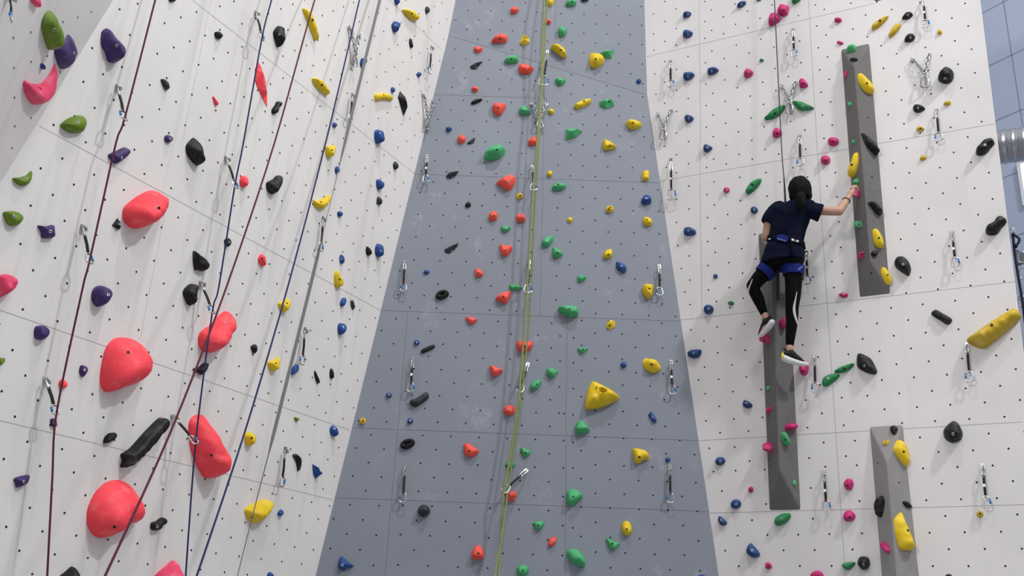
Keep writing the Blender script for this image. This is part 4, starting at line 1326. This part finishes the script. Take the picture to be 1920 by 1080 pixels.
ax = R3(1477, 440, .30) - R3(1470, 470, .29)
harness = band('harness', shirt, R3(1474.5, 454.5, .30), ax, .020, .003, dark_harness, person, .26)
z2 = lambda x, y: (1420 + x / 10.8, 430 + y / 10.8)
hbv = bvh_of(harness)
pad = [[(z2(395 - 60 * (1 - abs(t)) * 0 + 0 + (230 * (s + 1) / 2), 110 + 140 * (t + 1) / 2 + 45 * s * s * (1 - (t + 1) / 2) + 14 * s)) for s in np.linspace(-1, 1, 9)] for t in np.linspace(-1, 1, 7)]
drape('back_pad', sb, pad, .014, blue_harness, harness, .006)
pbv = bvh_of(harness)
for k in range(5):
    x = 425 + 36 * k; y = 212 + 9 * k
    drape('lettering', sb, [[z2(x, y), z2(x + 24, y + 6)], [z2(x - 4, y + 24), z2(x + 20, y + 30)]], .023, pale_blue, harness, .001)
drape('brand_tag', sb, [[z2(692, 206), z2(815, 238)], [z2(688, 246), z2(810, 276)]], .016, tag_white, harness, .002)
drape('tag_mark', sb, [[z2(735, 222), z2(765, 230)], [z2(732, 248), z2(762, 256)]], .020, dark_harness, harness, .001)
drape('buckle', sb, [[z2(262, 195), z2(290, 200)], [z2(246, 225), z2(272, 232)]], .014, tag_white, harness, .003)
drape('back_strap', sb, [[z2(655 + 4 * k, 180 + 70 * k), z2(705 + 4 * k, 185 + 70 * k)] for k in range(8)], .012, dark_harness, harness, .003)
hipR = R3(1487.5, 508, .272); kneeR = R3(1487.5, 540, .265)
llR = band('leg_loop', legs, hipR, hipR - kneeR, .034, .004, blue_harness, harness, .105)
cL = R3(1434.5, 509, .29); llL = band('leg_loop', legs, cL, R3(1452, 494, .275) - R3(1420, 526, .30), .030, .004, blue_harness, harness, .095)
lbR = bvh_of(llR)
for k in range(3):
    drape('logo', lbR, [[z2(815 + 28 * k, 800 - 22 * k), z2(835 + 28 * k, 786 - 22 * k)], [z2(822 + 26 * k, 850 - 24 * k), z2(842 + 26 * k, 834 - 24 * k)]], .010, pale_blue, llR, .001)
mb = MB(); p0, p1 = R3(1457.5, 500, .30), R3(1458.5, 560, .27)
mb.box((p0 + p1) / 2, Hx * .0145, (p1 - p0) / 2, Hn * .003); mb.box(p1 + (p1 - p0) * .01, Hx * .016, (p1 - p0) * .025, Hn * .006)
mb.build('hanging_strap', web_black, harness, PO, False)
mb = MB(); p0, p1 = R3(1504.5, 508, .33), R3(1505.5, 525, .32); mb.box((p0 + p1) / 2, Hx * .005, (p1 - p0) / 2, Hn * .003); mb.build('strap_end', web_black, harness, PO, False)
# bracelet
c = R3(1586.8, 376.4, .252); a = WR - c; a /= np.linalg.norm(a); u = np.cross(a, Hn); u /= np.linalg.norm(u); w = np.cross(a, u)
mb = MB(); mb.tube([c + (u * math.cos(t) + w * math.sin(t)) * .030 for t in np.linspace(0, 2 * PI, 26)[:-1]], .0032, True, 8)
mb.build('bracelet', mat('brown_leather', '#2c1710', .6), person, PO)


def shoe(low, up, heel, collar, laces):
    mb = MB(); mb.chain([(R3(x, y, o), r) for x, y, o, r in up]); s = fuse(mb, .0045, 4, 'climbing_shoe', shoe_black, person, PO)
    mb = MB(); mb.chain([(R3(x, y, o), r) for x, y, o, r in low]); fuse(mb, .0045, 4, 'sole', shoe_white, s, PO)
    if heel: mb = MB(); mb.chain([(R3(x, y, o), r) for x, y, o, r in heel]); fuse(mb, .004, 3, 'heel_patch', shoe_yellow, s, PO)
    mb = MB()
    for L in laces: mb.tube([R3(*q) for q in L], .0035, False, 6)
    mb.build('pull_loop', shoe_black, s, PO)
    return s


shoe([(1471, 671, .235, .027), (1478, 675, .225, .026), (1490, 678.5, .20, .0235), (1502, 681.5, .17, .021), (1512, 683, .145, .0145), (1515.5, 683, .135, .0095)],
     [(1474.5, 664, .235, .0235), (1482, 663, .215, .034), (1490, 669, .20, .028), (1499, 675, .175, .023), (1506, 679.5, .155, .016)],
     [(1467.6, 663.5, .245, .011), (1468, 669, .25, .015)], None,
     [[(1474, 659, .235), (1470, 655, .24), (1467.5, 652.5, .24)], [(1475, 658, .24), (1472.5, 654, .245), (1471, 651.5, .245)]])
shoe([(1447.5, 604.5, .235, .025), (1443, 611, .225, .0245), (1436, 619, .205, .022), (1429, 627, .19, .018), (1423.5, 631, .18, .011)],
     [(1443, 600, .225, .026), (1437, 602, .215, .030), (1432, 611, .20, .024), (1427, 620, .19, .017), (1423.5, 627, .182, .010)], None, None,
     [[(1441, 594, .24), (1444.5, 589, .25), (1447, 592, .25), (1445.5, 596, .24)], [(1440, 597, .25), (1443, 592, .255), (1444.5, 595, .25)]])
# her rope: runs between her and the wall
pr_ = [(1445.5, -130, .10), (1452, 0, .10), (1465, 270, .13), (1470, 335, .15), (1473, 390, .17), (1474, 452, .165)]
Pq = np.array([PR.hit(*q) for q in pr_]); Q = catmull(Pq, 5, False)
mb = MB(); mb.tube(list(Q), .0042, False, 8)
cr = mb.build('climbing_rope', mat('dark_grey_rope', '#2b2730', .85, bump=.4, bscale=400), None, tuple(Q[0]))
tag(cr, 'dark top rope running straight up from the climber', 'rope', 'ropes hanging on the walls')
mb = MB(); mb.tube([PR.hit(1469.9, 334, .150), PR.hit(1471.2, 352, .157)], .0062, False, 10); mb.tube([PR.hit(1471.2, 352, .157), PR.hit(1473.2, 392, .171)], .0085, False, 10)
sl = mb.build('rope_sleeve', mat('navy_rope_sleeve', '#141225', .8), None, tuple(Q[0])); sl.parent = cr; sl.location = (0, 0, 0)

# ---------------------------------------------------------------- the hall beyond the right edge
TH = math.radians(-58.0)
hdir = np.array([math.cos(TH), math.sin(TH), 0.0])
Qp = CAM + ray(1890, 150) * 13.5
nin = np.cross(Up, hdir)
if nin @ ray(1890, 150) < 0: nin = -nin
PB = Plane(nin, nin @ (Qp - CAM), 'far wall')
hall_blue = mat('pale_blue_sheet_wall', '#B9C4DE', .55, vary=.03, scale=2)
mb = MB()
b0 = Qp - hdir * 7; b1 = Qp + hdir * 7
b0[2] = 0; b1[2] = 0; tz = np.array([0, 0, 13.0])
mb.add([b0, b1, b1 + tz, b0 + tz] + [p + nin * .1 for p in (b0, b1, b1 + tz, b0 + tz)], [(0, 1, 2, 3), (7, 6, 5, 4), (0, 4, 5, 1), (1, 5, 6, 2), (2, 6, 7, 3), (3, 7, 4, 0)], 0)
zq = Qp[2]
v0 = PB.hit(1897, 103); 
for k in range(-12, 8):
    z = v0[2] + k * .86
    if 0.1 < z < 12.9:
        a = np.array([b0[0], b0[1], z]) - nin * .002; b = np.array([b1[0], b1[1], z]) - nin * .002; w = Up * .007
        mb.add([a - w, b - w, b + w, a + w], [(0, 1, 2, 3)], 1)
for k in range(-5, 6):
    p = v0 + hdir * 1.25 * k - nin * .002; w = hdir * .006; a = np.array([p[0], p[1], 0]); b = np.array([p[0], p[1], 12.9])
    mb.add([a - w, a + w, b + w, b - w], [(0, 1, 2, 3)], 1)
tag(mb.build('wall_far_right', [hall_blue, mat('blue_panel_joint', '#8792b2', .7)], None, None, False), kind='structure')
# window in the far wall
c0 = PB.hit(1912, 306); e1 = PB.e1; wv = [c0 + e1 * a - Up * b - nin * .03 for a, b in ((0, 0), (1.6, 0), (1.6, .62), (0, .62))]
mb = MB()
for a, b in zip(wv, wv[1:] + wv[:1]): mb.tube([a, b], .03, False, 4)
wf = mb.build('window_1', mat('white_window_frame', '#dfe3ea', .5), None, tuple(wv[0]), False); tag(wf, kind='structure')
g = mesh_obj('pane', [p + nin * .01 for p in wv], [(0, 1, 2, 3)], mat('daylit_glass', (1, 1, 1, 1), .2, emit=1.6), wf, False, None, tuple(wv[0])); g.location = (0, 0, 0)
# spiral duct
d0, d1 = CAM + ray(1790, 288) * 11.6, CAM + ray(2120, 243) * 10.6
n_ = 150; P = [d0 + (d1 - d0) * k / n_ for k in range(n_ + 1)]
mb = MB(); mb.tube(P, [.192 + (.012 if k % 9 in (0, 1) else .0) + .002 * math.sin(k * 1.9) for k in range(n_ + 1)], False, 28)
tag(mb.build('ventilation_duct', mat('galvanised_duct', '#b9bcc0', .28, 1.0, vary=.12, scale=30, bump=.4, bscale=40), None, tuple(d0)), 'silver spiral ventilation duct behind the right edge of the wall', 'duct')
# gear hanging beside the wall edge
B3 = lambda x, y, o=-.35: PR.hit(x, y, o)
gr = empty('hanging_gear', B3(1897, 430))
tag(gr, 'navy cord with carabiner and knotted loop hanging beyond the right wall edge', 'cord')
O_ = B3(1897, 430)
mb = MB(); mb.tube(list(catmull(np.array([B3(1899, 437), B3(1902, 470), B3(1907, 505), B3(1913, 540), B3(1919, 578), B3(1926, 640)]), 5, False)), .010, False, 8)
mb.tube(list(catmull(np.array([B3(1900, 441), B3(1907, 444), B3(1911.5, 449), B3(1909, 456), B3(1903, 462)]), 5, False)), .009, False, 8)
mb.ball(B3(1900, 441), .016); mb.ball(B3(1904, 461), .018); mb.build('cord', mat('dark_navy_cord', '#11142a', .8), gr, O_)
mb = MB(); dd = B3(1900, 440) - B3(1896, 429); L_ = np.linalg.norm(dd); dd /= L_; dloop((B3(1900, 440) + B3(1896, 429)) / 2, dd, np.cross(dd, PR.out), L_ * 1.1, .03, .006, mb); mb.build('carabiner', steel, gr, O_)
t_ = [B3(1902, 465, -.5), B3(1924, 478, -.5), B3(1924, 487, -.5), B3(1909, 494, -.5), B3(1903, 491, -.5)]
mb = MB(); mb.add(t_ + [p + PR.n * .06 for p in t_], [(0, 1, 2, 3, 4), (9, 8, 7, 6, 5)] + [(i, (i + 1) % 5, 5 + (i + 1) % 5, 5 + i) for i in range(5)])
tag(mb.build('belay_gate', mat('grey_gate_fabric', '#6d7078', .8), None, tuple(t_[0]), False), 'grey triangular flap behind the navy cord at the right edge', 'flap')
for j, (x, y) in enumerate(((1916, 482), (1918, 512), (1916, 565))):
    mb = MB(); c = B3(x, y, -.42); dloop(c, -Up, Hx, .085, .05, .006, mb)
    o = mb.build('carabiner', steel, None, tuple(c)); tag(o, ('steel carabiner on the grey flap at the right edge', 'steel carabiner midway along the navy cord at the right edge', 'lowest steel carabiner beside the navy cord')[j], 'carabiner', 'carabiners by the right edge')

# ---------------------------------------------------------------- labels
SZ = ('small', 'big', 'tiny', 'huge')
for d in INFO:
    o = d['o']
    if d['kind'] == 'hold':
        w = d['shape'].split()
        d['size'] = w[0] if w[0] in SZ else ''
        d['form'] = ' '.join(w[1:] if d['size'] else w)
        d['base'] = ' '.join(t for t in (d['size'], d['col'], d['form'], 'hold') if t)
        d['cls'] = (d['col'], d['form'])
        fw = d['form'].split()
        if len(fw) > 1 and fw[0] in ('long', 'broad', 'tall', 'flat', 'thin', 'slim', 'short', 'round'):
            d['short'] = '%s %s %s hold' % (fw[0], d['col'], ' '.join(fw[1:]))
        else: d['short'] = '%s %s hold' % (d['col'], d['form'])
        d['base'] = (d['size'] + ' ' + d['short']).strip()
        tag(o, None, 'climbing hold', '%s holds on the %s' % (d['col'], d['wall']))
    elif d['kind'] == 'qd':
        d['base'] = 'quickdraw' + (' holding the %s rope' % d['rope'] if d['rope'] else ' with black sling')
        d['cls'] = ('qd',); tag(o, None, 'quickdraw', 'quickdraws bolted to the walls')
    else:
        d['base'] = 'steel chain anchor'; d['cls'] = ('anchor',); tag(o, None, 'chain', 'chain anchors on the walls')
COUNT = {}
for d in INFO: COUNT[d['cls']] = COUNT.get(d['cls'], 0) + 1
MARKS = [d for d in INFO if d['kind'] == 'hold' and COUNT[d['cls']] == 1 and not d['edge'] and d['area'] > 260]
EXTRA = [('the climber', (1478, 420)), ('the climber', (1475, 560)), ('the climber\'s feet', (1480, 655)), ('the silver duct', (1895, 275))]


def word(dx, dy):
    if abs(dy) > 1.9 * abs(dx): return 'below' if dy > 0 else 'above'
    if abs(dx) > 1.9 * abs(dy): return 'right of' if dx > 0 else 'left of'
    return ('lower ' if dy > 0 else 'upper ') + ('right of' if dx > 0 else 'left of')


USED = set()
for d in INFO:
    col = d['base']
    if d['kind'] == 'hold' and COUNT[d['cls']] == 1:
        d['lab'] = '%s on the %s' % (col, d['wall']); continue
    same = [e for e in INFO if e['cls'] == d['cls'] and e is not d]
    lab = None
    cands = sorted([(np.linalg.norm(d['c'] - m['c']), 'the ' + m['short'], m['c']) for m in MARKS if m is not d] +
                   [(np.linalg.norm(d['c'] - np.array(c)), n, np.array(c)) for n, c in EXTRA])
    for dist, nm, c in cands[:14]:
        if dist > 330: break
        w = word(*(d['c'] - c))
        riv = [np.linalg.norm(e['c'] - c) for e in same]
        rivw = [np.linalg.norm(e['c'] - c) for e in same if word(*(e['c'] - c)) == w]
        if (min(riv, default=9e9) > 1.35 * dist) or (min(rivw, default=9e9) > 2.0 * dist and dist < 170):
            near = 'just ' if dist < 90 else 'nearest ' if False else ''
            lab = '%s %s%s %s' % (col, near, w, nm)
            if d['kind'] != 'hold': lab += ''
            break
    d['lab'] = lab
ORD = ['', 'second', 'third', 'fourth', 'fifth', 'sixth', 'seventh', 'eighth', 'ninth', 'tenth', 'eleventh', 'twelfth', 'thirteenth', 'fourteenth']
for d in INFO:
    if d['lab']: continue
    pool = [e for e in INFO if e['cls'] == d['cls'] and e['wall'] == d['wall']]
    if d['kind'] == 'hold':
        pool = [e for e in pool if e['base'] == d['base']] if len(pool) > 4 else pool
    pool.sort(key=lambda e: e['c'][1])
    k = [e is d for e in pool].index(True)
    noun = (d['short'] if d['kind'] == 'hold' and len({e['base'] for e in pool}) > 1 else d['base'] if d['kind'] == 'hold' else d['shape']) + 's'
    if len(pool) == 1: d['lab'] = '%s on the %s' % (d['base'], d['wall'])
    elif k == len(pool) - 1: d['lab'] = 'lowest of the %s on the %s' % (noun, d['wall'])
    else: d['lab'] = '%s from the top of the %s on the %s' % (ORD[k], noun, d['wall']) if k else 'topmost of the %s on the %s' % (noun, d['wall'])
LAB = {}
for d in INFO:
    d['o']['label'] = d['lab']
    LAB.setdefault(d['lab'], []).append(d)
for k, v in LAB.items():
    if len(v) > 1: print('DUPLICATE LABEL', k, len(v))

# ---------------------------------------------------------------- light
def lamp(loc, aim, energy, sx, sy, col=(1, .98, .95), spread=180):
    L = bpy.data.lights.new('hall_and_fill_lamp', 'AREA'); L.shape = 'RECTANGLE'; L.size = sx; L.size_y = sy; L.energy = energy; L.color = col; L.spread = math.radians(spread)
    o = bpy.data.objects.new('hall_and_fill_lamp', L); COL.objects.link(o); o.location = loc
    o.rotation_euler = (Vector(aim) - Vector(loc)).to_track_quat('-Z', 'Y').to_euler()


lamp((0.7, 3.0, 14.0), (-1.2, 8, 3.2), 80, .8, .35, spread=72)
lamp((-6.0, -4.5, 9.0), (4, 6, 2.2), 540, .9, .45)
lamp((3.4, -1.0, 12.5), (1, 7, 3), 190, 1.0, .45)
lamp((7.2, 0.8, 13.0), (-2.4, 5.2, 2.8), 900, .9, .45, (.98, .985, 1))  # fill lamp added far right to brighten the left wall
lamp((9.5, 6.5, 12.0), (8, 14, 3), 260, 1.0, .6, (.96, .98, 1))
W = bpy.data.worlds.new('hall_ambient'); W.use_nodes = True; SC.world = W      # bright roof lights above, dim floor below
nt = W.node_tree; N = nt.nodes; K = nt.links
tc = N.new('ShaderNodeTexCoord'); sx = N.new('ShaderNodeSeparateXYZ'); K.new(tc.outputs['Generated'], sx.inputs[0])
mr = N.new('ShaderNodeMapRange'); mr.inputs[1].default_value = -1; mr.inputs[2].default_value = 1; K.new(sx.outputs[2], mr.inputs[0])
cr_ = N.new('ShaderNodeValToRGB'); K.new(mr.outputs[0], cr_.inputs[0])
el = cr_.color_ramp.elements
el[0].position = 0; el[0].color = (.34, .34, .34, 1); el[1].position = 1; el[1].color = (.95, .95, .95, 1)
for p, v in ((.5, .42), (.62, .62), (.75, .90)):
    e = el.new(p); e.color = (v * .97, v * .985, v, 1)
K.new(cr_.outputs[0], N['Background'].inputs[0]); N['Background'].inputs[1].default_value = .76

# ---------------------------------------------------------------- camera
cd = bpy.data.cameras.new('camera'); cd.sensor_width = 36; cd.lens = F_PX / 1920 * 36; cd.clip_end = 200
co = bpy.data.objects.new('camera', cd); COL.objects.link(co)
A = np.stack([M3 @ [1, 0, 0], M3 @ [0, -1, 0], M3 @ [0, 0, -1]], 1)
co.matrix_world = Matrix(((*A[0], CAM[0]), (*A[1], CAM[1]), (*A[2], CAM[2]), (0, 0, 0, 1)))
SC.camera = co
SC.view_settings.view_transform = 'Standard'; SC.view_settings.look = 'None'; SC.view_settings.gamma = 1
SC.view_settings.use_curve_mapping = False; SC.view_settings.exposure = -0.18
